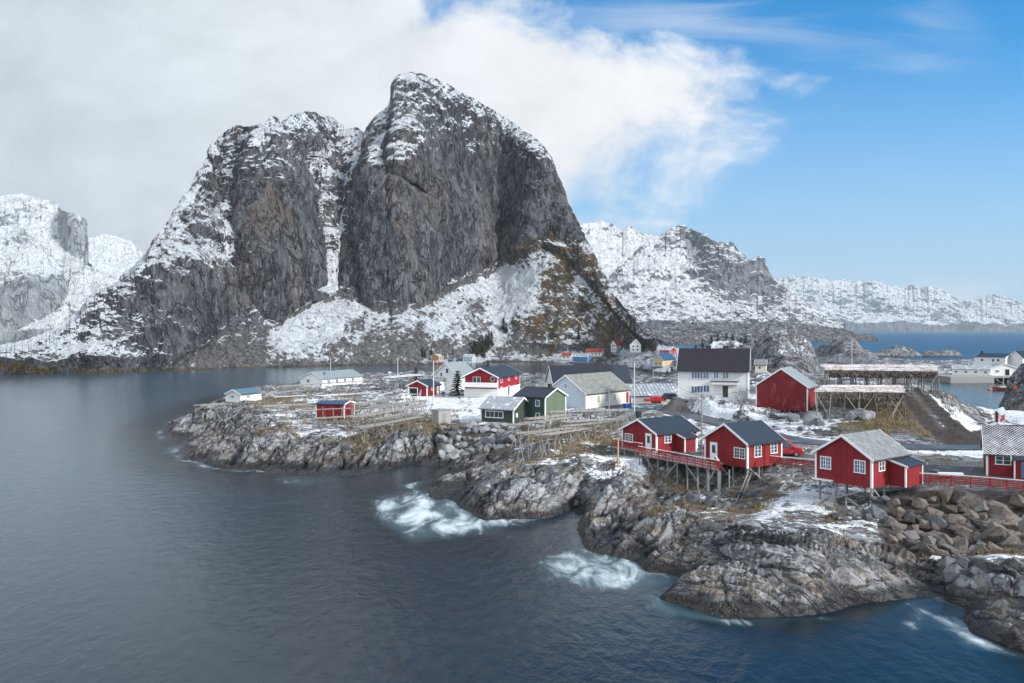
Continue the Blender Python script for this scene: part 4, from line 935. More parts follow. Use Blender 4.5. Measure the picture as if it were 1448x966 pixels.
# ------------------------------------------------------------------ roads laid on the land
def strip(name, ln, hw, mat, lift=.03, seg=3.0):
    P = [Vector(p) for p in ln]; pts = []
    for i in range(len(P)-1):
        n = max(1, int((P[i+1]-P[i]).length/seg))
        for k in range(n):
            t = k/n; p0 = P[max(i-1, 0)]; p1 = P[i]; p2 = P[i+1]; p3 = P[min(i+2, len(P)-1)]
            pts.append(.5*((2*p1)+(p2-p0)*t+(2*p0-5*p1+4*p2-p3)*t*t+(3*p1-p0-3*p2+p3)*t**3))
    pts.append(P[-1]); m = MB(); vs = []
    for i, p in enumerate(pts):
        d = (pts[min(i+1, len(pts)-1)]-pts[max(i-1, 0)]); d.z = 0; d.normalize(); n = Vector((d.y, -d.x, 0))
        for s in (-1, -.35, .35, 1): vs.append(p+n*hw*s+Vector((0, 0, lift)))
    fs = [(i*4+j, i*4+j+1, i*4+j+5, i*4+j+4) for i in range(len(pts)-1) for j in range(3)]
    m.poly(vs, fs); o = m.build(name, mat); tag(o, kind='structure'); return o
def asphalt():
    m, t, b = newmat('wet_asphalt'); p = t.pos(); a = t.noise(p, .45, 6, .65); c = t.noise(p, 6, 3, .6)
    col = t.mix(t.sm(a, .35, .65), (.050, .056, .066), (.12, .122, .128)); out(t, b, col, t.m('ADD', .28, t.m('MULTIPLY', a, .5)), t.bump(c, .3, .02), .5); return m
M_ROAD = asphalt()
def gravel():
    m, t, b = newmat('gravel_yard'); p = t.pos(); a = t.noise(p, .6, 7, .7); c = t.noise(p, 7, 4, .7)
    col = t.mix(t.sm(c, .3, .7), (.055, .054, .055), (.16, .152, .148)); col = t.mix(t.sm(t.m('ADD', a, t.m('MULTIPLY', t.m('SUBTRACT', c, .5), .4)), .60, .68), col, (.74, .77, .81))
    out(t, b, col, .8, t.bump(c, .5, .04), .3); return m
M_GRAV = gravel()
strip('road', ROAD_MAIN, 2.2, M_ROAD); strip('road', ROAD_YARD, 2.5, M_GRAV); strip('road', ROAD_BACK, 2.6, M_ROAD)

# ------------------------------------------------------------------ the four red cabins
H = house(P_C1, 'cabin', 'red cabin with dark slate roof at the left end of the wooden boardwalk', 'cabin', M_RED, M_SLATE)
wpix(H, 'front', 889.6, 619.3, 1.4, 1.0, 4, 3); u, z = hpix(H, 'front', 917.4, 625); door(H, 'front', u, .05, .95, 2.0)
wpix(H, 'right', 944.1, 619.7, 1.05, 1.1, 2, 3)
u, z = hpix(H, 'right', 956, 630); annex(H, u, u+2.1, 1.6, 2.05, .45, M_RED, M_SLATE)
stilts(H, [(-H.W/2+.2,.3),(-H.W/2+1.6,.3),(.3,.3),(2.2,.3)], M_STILT)
H = house(P_C2, 'cabin', 'red cabin with dark slate roof on stilts beside the red van', 'cabin', M_RED, M_SLATE)
u, z = hpix(H, 'front', 1009.6, 640); door(H, 'front', u, .1, .95, 2.05); wpix(H, 'front', 1046, 640.8, 1.5, 1.1, 4, 3)
wpix(H, 'right', 1071.3, 638.3, 1.05, 1.2, 2, 3); wpix(H, 'right', 1094, 633, 1.05, 1.2, 2, 3)
m = MB(); m.cyl((H.W/2+.1, 3.0, -.2), (H.W/2+.1, 3.0, H.we-.1), .05); m.build('downpipe', M_RAIL, H.root)
stilts(H, [(-H.W/2+.3,.2),(-.9,.2),(1.0,.2),(H.W/2-.2,.2),(H.W/2-.2,2.2),(H.W/2-.2,4.4),(-1,2.4),(1,2.4)])
brace(H, (-1.4,.1,-.3), (1.6,.1,-2.2)); brace(H, (H.W/2-.1,.3,-.2), (H.W/2+.1,2.4,-1.7)); brace(H, (-H.W/2+.5,-.1,-2.0), (-.9,-.1,-.4))
H = house(P_C3, 'cabin', 'red cabin with worn grey shingle roof raised on stilts above the rocks', 'cabin', M_RED, M_SHING)
wpix(H, 'front', 1167.8, 654.4, 1.05, 1.15, 4, 3, glass=M_BGLASS); wpix(H, 'front', 1216, 660, 1.05, 1.15, 4, 3, glass=M_BGLASS); wpix(H, 'right', 1246.4, 656.2, 1.0, 1.25, 2, 3)
u, z = hpix(H, 'right', 1257, 665); annex(H, u, H.L-.1, 1.75, 2.3, .45, M_RED, M_SLATE)
stilts(H, [(-H.W/2+.4,.2),(-.9,.2),(.2,.2),(H.W/2-.15,.15),(H.W/2-.15,2.6),(-1,2.5),(1,2.5)])
brace(H, (-1.9,.05,-.3), (H.W/2-.2,.05,-3.0)); brace(H, (-1.6,-.12,-2.1), (H.W/2-.3,-.12,-.4)); brace(H, (H.W/2,.3,-1.6), (H.W/2,3.6,-1.9)); brace(H, (H.W/2-.1,.5,-.4), (H.W/2-.1,2.3,-1.9))
m = MB(); m.box(-H.W/2-.1, -H.W/2+2.1, -.5, -.02, -.14, -.02); m.build('ledge', M_TRIM, H.root)
H = house(P_C4, 'cabin', 'red cabin whose slate roof shows a checker of snow between the tiles', 'cabin', M_RED, M_DIAG)
wpix(H, 'right', 1418.5, 648.5, 1.3, 1.15, 2, 3)
u, z = hpix(H, 'right', 1433, 660); annex(H, u, u+3.2, 1.0, 2.35, .35, M_RED, M_SLATE); 
d = MB(); d.box(H.W/2+1.003, H.W/2+1.04, u+.6, u+1.5, .1, 1.75); d.build('door', M_BGLASS, H.root)

# ------------------------------------------------------------------ barn, big white house, warehouses, village
H = house(P_BARN, 'barn', 'tall weathered red barn on posts above the snowy slope', 'barn', M_BARN, M_GREYR)
stilts(H, [(-H.W/2+.3,.3),(-2.4,.3),(-.8,.3),(.6,.3),(2.2,.3),(H.W/2-.3,.3),(H.W/2-.3,3),(-2.4,3),(0,3),(2.2,3)], M_POLEDK, .22); brace(H, (1.2,.1,-.3), (2.8,.1,-1.6))
m = MB(); m.box(-H.W/2+.5, H.W/2-.5, 3.2, 3.4, -2.2, -.25); m.build('back_wall', M_CHIM, H.root)
H = house(P_BIG, 'house', 'big two storey white house with snow dusted black roof', 'house', M_WHITE, M_DUST, over=.5)
for x, y, w_, h_ in ((885,267,.95,1.2),(921,267,.95,1.2),(958,267,.95,1.2),(1021,265,.75,1.1),(1080,265,.95,1.2),(885,355,1.0,1.2),(921,353,1.0,1.2),(960,350,1.0,1.2)):
    wpix(H, 'left', 780+x/4.388, 470+y/4.388, w_, h_, 2, 1, glass=M_BGLASS)
u0, z = hpix(H, 'left', 780+1160/4.388, 470+315/4.388); u1, _ = hpix(H, 'left', 780+992/4.388, 543); u, _ = hpix(H, 'left', 780+1078/4.388, 550)
door(H, 'left', u, .1, 1.0, 2.1, M_CHIM)
m = MB(); m.box(-H.W/2-1.5, -H.W/2-.003, u0, u1, z-.25, z+.25); m.box(-H.W/2-1.42, -H.W/2-1.3, u0+.1, u0+.22, -.3, z-.25); m.box(-H.W/2-1.42, -H.W/2-1.3, u1-.22, u1-.1, -.3, z-.25); m.build('entrance_canopy', M_WHITE, H.root)
m = MB(); m.box(-H.W/2-1.6, -H.W/2-.003, u0-.1, u1+.1, z+.253, z+.36); m.build('canopy_roof', M_CHIM, H.root)
for px_ in (999.5, 1024.5):
    u, _ = hpix(H, 'left', px_, 500); chimney(H, u, .3, 1.0, .9)
window(H, 'front', 0, 4.4, .9, 1.2, 2, 1); window(H, 'front', -1.8, 1.6, .9, 1.2, 2, 1)
H = house(P_WARE, 'warehouse', 'long white warehouse with mossy grey roof beside the green house', 'warehouse', M_LITCREAM, M_MOSSY, gablemat=M_SHADEGREY)
for x, y in ((290,415),(341,408),(390,402)): wpix(H, 'right', 780+x/4.388, 470+y/4.388, .7, 1.2, 2, 3)
door(H, 'right', H.L-.7, .1, .9, 2.2, M_REDB, False, trim=False); window(H, 'front', 0, 4.2, .6, .8, 2, 2)
H = house(P_GREEN, 'house', 'two storey dark green house with low dark roof', 'house', M_GREEN, M_SLATE, gablemat=M_GREENLIT, over=.3)
for x, y in ((964,382),(1063,387),(957,473),(1065,475)): wpix(H, 'left', 540+x/4.827, 490+y/4.827, .75, .95, 1, 1, glass=M_BGLASS)
chimney(H, 1.2, 0, .55, .7)
H = house(P_EXT, 'annex_house', 'low green annex with thick snow on its roof against the green house', 'annex', M_GREEN, M_SNOWR, over=.4)
wpix(H, 'left', 699, 586, 3.3, .95, 4, 1, fw=.12); m = MB(); m.box(-H.W/2+.6, -H.W/2+1.0, -.3, -.02, .9, 1.6); m.build('meter_box', M_TRIM, H.root)
H = house(P_REDW, 'house', 'red and white two storey house with a white balcony across its gable', 'house', M_REDB, M_SLATE, over=.55, ovg=.9)
m = MB(); m.box(-H.W/2-.03, H.W/2+.03, -.03, -.002, -.25, 2.0); m.box(H.W/2+.002, H.W/2+.03, -.002, H.L, -.25, 2.0); m.build('lower_wall', M_WHITE, H.root)
m = MB(); m.box(-H.W/2-.3, H.W/2+.1, -1.5, -1.38, 2.4, 3.45); m.box(-H.W/2-.3, -H.W/2-.18, -1.38, -.04, 2.4, 3.45); m.box(H.W/2-.02, H.W/2+.1, -1.38, -.04, 2.4, 3.45); m.box(-H.W/2-.18, H.W/2-.03, -1.38, -.04, 2.4, 2.55); m.build('balcony', M_WHITE, H.root)
wpix(H, 'front', 671.6, 537.2, .8, 1.2, 1, 1); wpix(H, 'front', 676.6, 537.2, .8, 1.2, 1, 1)
u, z = hpix(H, 'front', 696.5, 536); m = MB(); m.cyl((u,-.08,z), (u,-.002,z), .55, n=20); f = m.build('round_window', M_TRIM, H.root); m = MB(); m.cyl((u,-.11,z), (u,-.085,z), .42, n=20); m.build('pane', M_GLASS, f)
for x, y, w_ in ((815,228,1.5),(865,212,1.2),(915,203,1.2),(815,296,1.4)): wpix(H, 'right', 540+x/4.827, 490+y/4.827, w_, 1.2, 3, 1)
u, _ = hpix(H, 'right', 719, 553); door(H, 'right', u, .05, 1.2, 2.1, M_CHIM, False); chimney(H, 4.5, .2, .6, 1.6)
H = house(P_WHG, 'house', 'white house with steep grey roof behind the dark spruce', 'house', M_WHITE, M_GREYR, over=.4)
wpix(H, 'front', 632.4, 524.5, .8, 1.1, 1, 1); wpix(H, 'front', 624, 529.5, .5, .9, 1, 1); annex(H, -0.0+.3, 3.2, 2.0, 2.6, .7, M_WHITE, M_GREYR, 'left')
m = MB(); m.prism([(-3.6,-2.2,),(-.2,-2.2),(-.2,-.003),(-3.6,-.003)], 'z', -.2, 1.9); a = m.build('porch', M_WHITE, H.root); m = MB(); m.poly([(-3.9,-2.5,1.9),(.1,-2.5,1.9),(.1,-.004,2.75),(-3.9,-.004,2.75),(-3.9,-2.5,2.02),(.1,-2.5,2.02),(.1,-.004,2.87),(-3.9,-.004,2.87)], [(0,3,2,1),(4,5,6,7),(0,1,5,4),(1,2,6,5),(2,3,7,6),(3,0,4,7)]); m.build('porch_roof', M_GREYR, a)
H = house(P_GAR, 'garage', 'small red garage with open dark doorway and dark roof', 'garage', M_RED, M_SLATE, over=.4)
u, _ = hpix(H, 'front', 584.5, 556); m = MB(); m.box(u-1.0, u+1.0, -.03, -.004, -.2, 1.75); m.build('doorway', M_RUBBER, H.root)  # black panel: shade inside the open garage put into colour
m = MB(); m.box(u-1.15, u-1.002, -.09, -.003, -.2, 1.9); m.box(u+1.002, u+1.15, -.09, -.003, -.2, 1.9); m.box(u-1.002, u+1.002, -.09, -.003, 1.752, 1.9); m.build('door_frame', M_TRIM, H.root)
m = MB(); m.beam((u+1.5,-.2,-.1), (u+1.9,-.08,1.5), .05); m.beam((u+1.85,-.2,-.1), (u+2.15,-.08,1.5), .05); [m.beam((u+1.55+.08*k,-.19+.02*k,.1+.28*k), (u+1.85+.07*k,-.19+.02*k,.1+.28*k), .04) for k in range(5)]; l = m.build('ladder', M_TRIM); l.location = H.o; l.rotation_euler = (0,0,H.rz); tag(l, 'pale ladder leaning on the front of the red garage', 'ladder')
wpix(H, 'right', 611, 549.5, .8, .6, 2, 1); u, _ = hpix(H, 'right', 619, 552); door(H, 'right', u, 0, .9, 1.9)
H = house(P_LONG, 'boathouse', 'long white building with pale grey roof near the back shore', 'building', M_WHITE, M_GREYR)
for k in range(4): window(H, 'right', 2.5+k*3.6, 1.25, .9, .8, 2, 1)
window(H, 'front', -1.2, 1.3, 1.0, .9, 2, 1); chimney(H, 9.5, .2, .5, .7, M_TEAL); m = MB(); m.box(H.W/4-.2, H.W/4+.2, 3.0, 3.5, 2.6, 3.9); m.build('vent', M_TEAL, H.root)
H = house(P_COT, 'cottage', 'little white cottage with teal roof at the far left of the point', 'cottage', M_WHITE, M_TEAL, over=.3)
window(H, 'front', -.2, 1.2, .7, .6, 2, 1); window(H, 'right', 2.6, 1.15, .8, .55, 2, 1); door(H, 'right', 5.2, 0, .85, 1.7, None, False)
H = house(P_BOAT, 'boathouse', 'small red shed with flat blue roof on posts among the drying racks', 'shed', M_RED, M_SLATEB, over=.2, ovg=.15)
stilts(H, [(-H.W/2+.2,.3),(-H.W/2+.2,2.5),(-H.W/2+.2,H.L-.3),(H.W/2-.3,.3),(0,.3)], M_POLE, .16); brace(H, (-H.W/2+.1,2.2,-.3), (-H.W/2-.2,.9,-2.0)); brace(H, (-H.W/2+.1,2.8,-.3), (-H.W/2-.3,4.2,-2.4))
H = house(P_DARK, 'warehouse', 'long warehouse under a steep black roof at the harbour edge', 'warehouse', M_WHITE, M_BLACKR, over=.3)
m = MB(); 
sl_ = H.sl; y0, y1 = H.L*.80, H.L+.33
e0 = (H.W/2+.32, H.we-.32*sl_); m.prism([(e0[0], e0[1]+.19), (0, H.wr+.19), (0, H.wr+.26), (e0[0], e0[1]+.26)], 'y', y0, y1); m.build('roof_panel', M_SLATE, H.root)
H = house(P_SNOW, 'shed', 'low grey shed with ribbed snow white roof beside the parked car', 'shed', M_GREYW, M_SNOWR, over=.3)
m = MB()
for k in range(14):
    y = .4+k*(H.L-.6)/13; e = (H.W/2+.25, H.we-.25*H.sl); m.beam((e[0], y, e[1]+.2), (.1, y, H.wr+.2-.1*H.sl), .07, .06)
m.build('roof_ribs', M_STEEL, H.root)
# ------------------------------------------------------------------ harbour and the far shore
H = house(P_HB, 'warehouse', 'three storey white harbour building with black roof', 'warehouse', M_WHITE, M_BLACKR, over=.3)
for x, y in ((1232,178),(1289,180),(1315,180),(1232,212),(1289,210),(1315,212)): wpix(H, 'left', 1050+x/3.638, 460+y/3.638, .9, 1.0, 1, 1)
window(H, 'front', 0, 4.2, .8, .9, 1, 1); chimney(H, H.L-.7, 0, .9, 1.0)
H = house(P_HW1, 'shed', 'low white quay shed with wide snowy roof', 'shed', M_WHITE, M_SNOWR, over=.3)
for k in range(4): window(H, 'left', 1.5+k*3.4, 1.2, .9, .6, 1, 1)
H = house(P_HW2, 'shed', 'white gabled quay shed with a dark door behind the moored boat', 'shed', M_WHITE, M_SNOWR, over=.3)
door(H, 'front', 1.0, 0, 1.6, 2.4, M_RUBBER, False); window(H, 'front', -2.6, 1.6, 1.2, .7, 2, 1); window(H, 'front', 4.2, 1.5, 1.2, .7, 2, 1)
H = house(P_HB2, 'warehouse', 'white harbour building cut off by the right picture edge', 'warehouse', M_WHITE, M_BLACKR, over=.3)
window(H, 'right', 2, 3.5, .9, 1.1, 1, 1); window(H, 'right', 5, 3.5, .9, 1.1, 1, 1)
H = house(P_RSH, 'shed', 'tiny red shed with snowy roof beside the harbour track', 'shed', M_RED, M_SNOWR, over=.25)
window(H, 'right', .9, 1.0, .5, .5, 1, 1)
H = house(P_YSH, 'shed', 'little cream shed with grey roof behind the big white house', 'shed', M_LITCREAM, M_SHING, over=.25)
window(H, 'left', 2.0, 1.4, .7, .7, 1, 1)
def farhouse(key, name, label, cat, wall, roof, wins=3, rows=1, group=None, extra=None):
    H = house(FARP[key], name, label, cat, wall, roof, over=.3, simple=True)
    b = MB(); b.box(-H.W/2+.05, H.W/2-.05, .05, H.L-.05, -3.5, -.24); b.build('foundation', M_CONC, H.root)
    face = 'right' if hpix_side(H) else 'left'
    for r in range(rows):
        for k in range(wins): window(H, face, H.L*(k+.7)/(wins+.4), 1.3+r*(H.we/max(rows, 1)*.98), .9, .9, 1, 1)
        window(H, 'front', -H.W*.2, 1.3+r*H.we/max(rows, 1), .9, .9, 1, 1); window(H, 'front', H.W*.2, 1.3+r*H.we/max(rows, 1), .9, .9, 1, 1)
    return H
def hpix_side(H): return (Vector((0,0,0))-H.o).dot(H.ax) > 0
FARP['redboat'].L = 6.0
farhouse('orange', 'house', 'small orange house at the foot of the mountain across the water', 'house', M_ORANGE, M_SNOWR, 2)
H = FARP['redboat']; farhouse('redboat', 'boathouse', 'low red boathouse on the far shore below the orange house', 'boathouse', M_RED, M_SNOWR, 1)
farhouse('grey', 'house', 'pale grey house with snowy roof beside dark firs on the far shore', 'house', M_SHADEGREY, M_SNOWR, 3)
farhouse('teal', 'shed', 'teal shed on the far shore between orange and grey houses', 'shed', M_TEAL, M_TEAL, 1)
farhouse('redroof', 'house', 'low white house with red roof left of the bright blue building', 'house', M_WHITE, M_REDR, 2)
farhouse('blue', 'house', 'bright blue building on the far shore', 'building', M_BLUEB, M_SNOWR, 3)
farhouse('longred', 'house', 'long low white house with red roof behind the blue building', 'house', M_WHITE, M_REDR, 4)
farhouse('white1', 'house', 'two storey white house with red roof under the mountain', 'house', M_WHITE, M_REDR, 3, 2)
farhouse('white2', 'house', 'two storey white house with pale gable near the bridge', 'house', M_WHITE, M_SHING, 2, 2)
farhouse('redsnow', 'house', 'red house with snow covered roof above the yellow waterside house', 'house', M_REDB, M_SNOWR, 3)
H = farhouse('yellow', 'house', 'yellow waterside house with dark blue roof over blue wharf walls', 'house', M_YEL, M_SLATEB, 2)
m = MB(); m.box(-H.W/2-.6, H.W/2+.6, -.9, H.L+.3, -2.9, -.3); m.build('blue_wharf_wall', M_NAVY, H.root)
m = MB(); m.box(-H.W/2-1.2, H.W/2+1.0, -1.4, H.L+.5, -5.5, -2.92); m.build('wharf_base', M_POLEDK, H.root)
# bridge between the mountain and the low hills
a = Vector(atd(905, 640, dh(491.5, 640))); b_ = Vector(atd(936, 640, dh(491.5, 640)))
br = empty('bridge', a, 0, 'low concrete road bridge behind the white houses on the far shore', 'bridge')
m = MB(); m.beam((0,0,0), b_-a, 6, 1.0); m.build('deck', M_CONC, br)
for k in (.15, .4, .65, .9): m = MB(); p = (b_-a)*k; m.box(p.x-.6, p.x+.6, -2, 2, -9, -.5); m.build('pier', M_CONC, br)
m = MB(); m.beam((0,-3,.9), b_-a+Vector((0,-3,.9)), .2); m.build('rail', M_STEEL, br)
# quay under the harbour sheds
q = [at(1344,532,2.3), at(1446,532,2.3)]
D0 = 322
m = MB(); x0 = (1344-CX)/FPX*D0; x1 = (1406-CX)/FPX*D0; m.box(x0, x1, D0, D0+26, -2, 2.3)
o = m.build('quay_wall', M_CONC); tag(o, 'grey timber faced quay below the low white shed', 'quay')
m = MB(); m.box(x1+.6, x1+14, D0+3, D0+26, 1.7, 2.25)
pier = empty('jetty', (0,0,0), 0, 'wooden jetty on dark posts behind the moored boat', 'jetty'); m.build('deck', M_WOOD, pier)
for k in range(7): p = MB(); p.cyl((x1+1+k*2.1, D0+3.4, -2), (x1+1+k*2.1, D0+3.4, 1.7), .16); p.build('post', M_POLEDK, pier)
# ------------------------------------------------------------------ boardwalk and railings
def railing(name, label, pts, h_=1.0, n_rails=4, step=1.6, cap=M_TRIM, lean=False, cat='railing', parent=None):
    P = [Vector(p) for p in pts]
    r = parent or empty(name, P[0], 0, label, cat); o = P[0] if parent is None else Vector((0,0,0))
    for i in range(len(P)-1):
        a, b = P[i]-o, P[i+1]-o; L = (b-a).length; n = max(1, round(L/step)); d = (b-a).normalized(); nn = Vector((d.y, -d.x, 0))
        for k in range(n+(1 if i == len(P)-2 else 0)):
            q = a+(b-a)*k/n; m = MB(); m.beam(q-Vector((0,0,.25)), q+Vector((0,0,h_-.03)), .1); m.build('post', M_RAIL, r)
            if lean: m = MB(); m.beam(q+nn*.62+Vector((0,0,-.12)), q+nn*.07+Vector((0,0,h_*.8)), .07); m.build('strut', M_RAIL, r)
        for j in range(n_rails-1):
            z = h_*(.18+.62*j/(n_rails-2)); m = MB(); m.beam(a+nn*.07+Vector((0,0,z)), b+nn*.07+Vector((0,0,z)), .035, .11); m.build('rail', M_RAIL, r)
        m = MB(); m.beam(a+Vector((0,0,h_+.012)), b+Vector((0,0,h_+.012)), .16, .05); m.build('handrail', cap or M_RAIL, r)
    return r
bw = empty('boardwalk', (0,0,0), 0, 'wooden boardwalk with red railing on posts in front of two red cabins', 'boardwalk')
def deck(pts, z, t=.18):
    m = MB(); m.prism([(p[0], p[1]) for p in pts], 'z', z-t, z); m.build('deck', M_WOOD, bw)
    m = MB(); m.prism([(p[0], p[1]) for p in pts], 'z', z+.004, z+.03) if False else None
H1, H2 = P_C1, P_C2
f = lambda H, x, y: (H.o+H.ax*x+H.ay*y)
A0 = f(H1, -H1.W/2-.3, -1.5); A1 = f(H1, H1.W/2+.4, -1.5); A2 = f(H1, H1.W/2+.4, -.02); A3 = f(H1, -H1.W/2-.3, -.02)
deck([A0, A1, A2, A3], 4.15)
E0 = Vector(at(903, 642.5, 4.0)); E1 = Vector(at(1016.5, 664.5, 4.0)); B2 = f(H2, -.2, -.02); B3 = f(H2, -H2.W/2-.2, -.02)
nrm = Vector((E1.y-E0.y, -(E1.x-E0.x), 0)).normalized(); nrm = -nrm if nrm.y < 0 else nrm
C1 = f(H2, -.1, -1.7)
deck([E0, E1, C1, B2, B3, E0+nrm*2.0], 4.05)
for k in range(9):
    q = E0.lerp(E1, k/8)+nrm*.15
    g = ground(q.x, q.y)-.3; m = MB(); m.beam((q.x,q.y,g), (q.x,q.y,3.87), .16); m.build('stilt', M_STILT, bw)
    q2 = q+nrm*1.5; g = ground(q2.x, q2.y)-.3
    if g < 3.5: m = MB(); m.beam((q2.x,q2.y,g), (q2.x,q2.y,3.87), .15); m.build('stilt', M_STILT, bw)
for a_, b_, dz in ((.1,.25,-2.2),(.5,.36,-2.0),(.62,.78,-1.9),(.95,.82,-2.6)):
    p = E0.lerp(E1, a_); q = E0.lerp(E1, b_); m = MB(); m.beam((p.x,p.y,3.8), (q.x,q.y,3.8+dz), .07, .13); m.build('brace', M_WOOD, bw)
for k in range(4):
    q = A0.lerp(A1, (k+.1)/3.3); g = ground(q.x, q.y)-.3; m = MB(); m.beam((q.x,q.y,g), (q.x,q.y,3.97), .15); m.build('stilt', M_STILT, bw)
up = lambda p, z: Vector((p.x, p.y, z))
railing('', '', [up(A3, 4.16), up(A0, 4.16), up(A0.lerp(A1, .8), 4.16)], 1.0, 4, 1.4, parent=bw)
railing('', '', [up(E0, 4.06), up(E1, 4.06), up(C1, 4.06)], 1.0, 4, 1.35, lean=True, parent=bw)
for lbl, pts in (('red board railing with white handrail along the road right of the shingled cabin', [(1285,668.3),(1345,671.5),(1400,675.5),(1448,679.7),(1520,686)]),
                 ('short red railing between the cabin by the van and the shingled cabin', [(1089,644.5),(1120,647.5),(1152,650.5)])):
    base = [Vector(at(px_, py_, 5.35)) for px_, py_ in pts]
    railing('railing', lbl, [Vector((p.x, p.y, 4.42)) for p in base], .93, 5, 1.7)

# ------------------------------------------------------------------ stockfish drying racks
def rack(label, top, h, width=2.2, rails=4, step=2.6, lean=.9, group='wooden fish drying racks', rad=.06, snowy=False, sag=.12, mat=M_POLE):
    """top = the line of its ridge poles as photo pixels at height h"""
    A = Vector(at(top[0][0], top[0][1], h)); B = Vector(at(top[1][0], top[1][1], h)); d = B-A; L = d.length; d.normalize(); n = Vector((d.y, -d.x, 0))
    r = empty('drying_rack', (A.x, A.y, 0), 0, label, 'drying rack', group); N = max(2, round(L/step)); rs = random.Random(int(A.x*31+A.y))
    for k in range(N+1):
        q = A+(B-A)*k/N-Vector((A.x, A.y, 0))
        for s in (-1, 1):
            t_ = q+n*s*width*.42+d*rs.uniform(-.2,.2); b_ = q+n*s*(width*.5-lean*(.5 if k % 2 else 1.3))+d*rs.uniform(-.7,.7)
            if k % 3 == 2: b_ = q-n*s*width*.3+d*rs.uniform(-.4,.4)
            g = ground(b_.x+A.x, b_.y+A.y)-.2
            top_ = t_+Vector((0,0,rs.uniform(.1,.45)))
            m = MB(); m.cyl((b_.x, b_.y, g), top_, rad*1.25, rad*.8, 6); m.build('leg', mat if rs.random() < .75 else M_POLEDK, r)
        m = MB(); m.cyl(q-n*width*.55+Vector((0,0,-.1)), q+n*width*.55+Vector((0,0,-.1+rs.uniform(-.1,.1))), rad*.9, n=6); m.build('crossbar', mat, r)
    for j in range(rails):
        s = (j/(rails-1)-.5)*width if rails > 1 else 0
        o0 = rs.uniform(-.9,.2); o1 = rs.uniform(-.2,.9)
        m = MB(); prev = None
        a_ = Vector((0,0,h))+n*s+d*o0; b_ = Vector((0,0,h))+d*(L+o1)+n*s
        m.cyl(a_+Vector((0,0,rs.uniform(-sag,sag))), b_+Vector((0,0,rs.uniform(-sag,sag))), rad, rad*.75, 6); m.build('rail', M_SNOW if snowy and j % 2 else mat, r)
    return r
rack('snow topped drying rack running from the long white building towards the red garage', [(545,534),(592,530)], 7.6, 4.0, 8, 2.4, snowy=True, rad=.08)
rack('long drying rack in front of the long white building', [(398,546.5),(540,537)], 5.9, 3.0, 5, 3.0)
rack('drying rack between the little white cottage and the long white building', [(372,556),(432,551.5)], 5.4, 2.4, 4)
rack('low snowy drying rack just right of the little white cottage', [(385,561.5),(430,559.5)], 5.0, 2.0, 4, snowy=True)
rack('drying rack left of the red blue-roofed shed with a brown pole top', [(372,574),(437,571.5)], 5.2, 2.4, 6)
rack('drying rack at the seaward tip of the point below the white cottage', [(281,573.5),(318,570.5)], 5.0, 2.6, 6, 1.8)
rack('drying rack standing in front of the red blue-roofed shed', [(458,578.5),(497,577)], 5.6, 1.4, 2, 1.5)
rack('low drying rack below the red blue-roofed shed', [(444,591.5),(506,588)], 4.8, 1.6, 3, 2.0)
rack('drying rack with tall slanting legs left of the grey timber box', [(502,590),(604,572)], 5.7, 2.6, 5, 2.6, rad=.07)
rack('drying rack on the grassy slope below the red garage', [(520,577),(596,566)], 6.4, 2.6, 5, 2.4)
rack('drying rack low on the left point nearest the water', [(512,604),(600,588)], 4.9, 2.0, 4, 2.3, rad=.07)
rack('drying rack nearest the red blue-roofed shed on its right side', [(504,572),(560,563)], 6.2, 2.4, 4, 2.5)
rack('highest drying rack in front of the white warehouse', [(781,582.5),(889,579)], 6.6, 2.6, 6, 2.4, rad=.07)
rack('drying rack in front of the two storey green house', [(749,593),(842,581)], 6.2, 2.0, 5, 2.4, rad=.07)
rack('drying rack reaching left over the stone bank below the green annex', [(727,601),(815,589)], 6.0, 1.8, 4, 2.2, rad=.065)
rack('lower drying rack on the round rock below the green house', [(735,613.5),(806,605.5)], 6.2, 1.6, 4, 2.0, rad=.065)
rack('front drying rack of bleached poles over the brown grass of the round rock', [(769,615.5),(829,604.5)], 6.0, 2.0, 4, 2.0, rad=.07)
rack('drying rack behind the red cabin at the end of the boardwalk', [(800,597),(878,592)], 6.3, 2.4, 5, 2.4, rad=.065)

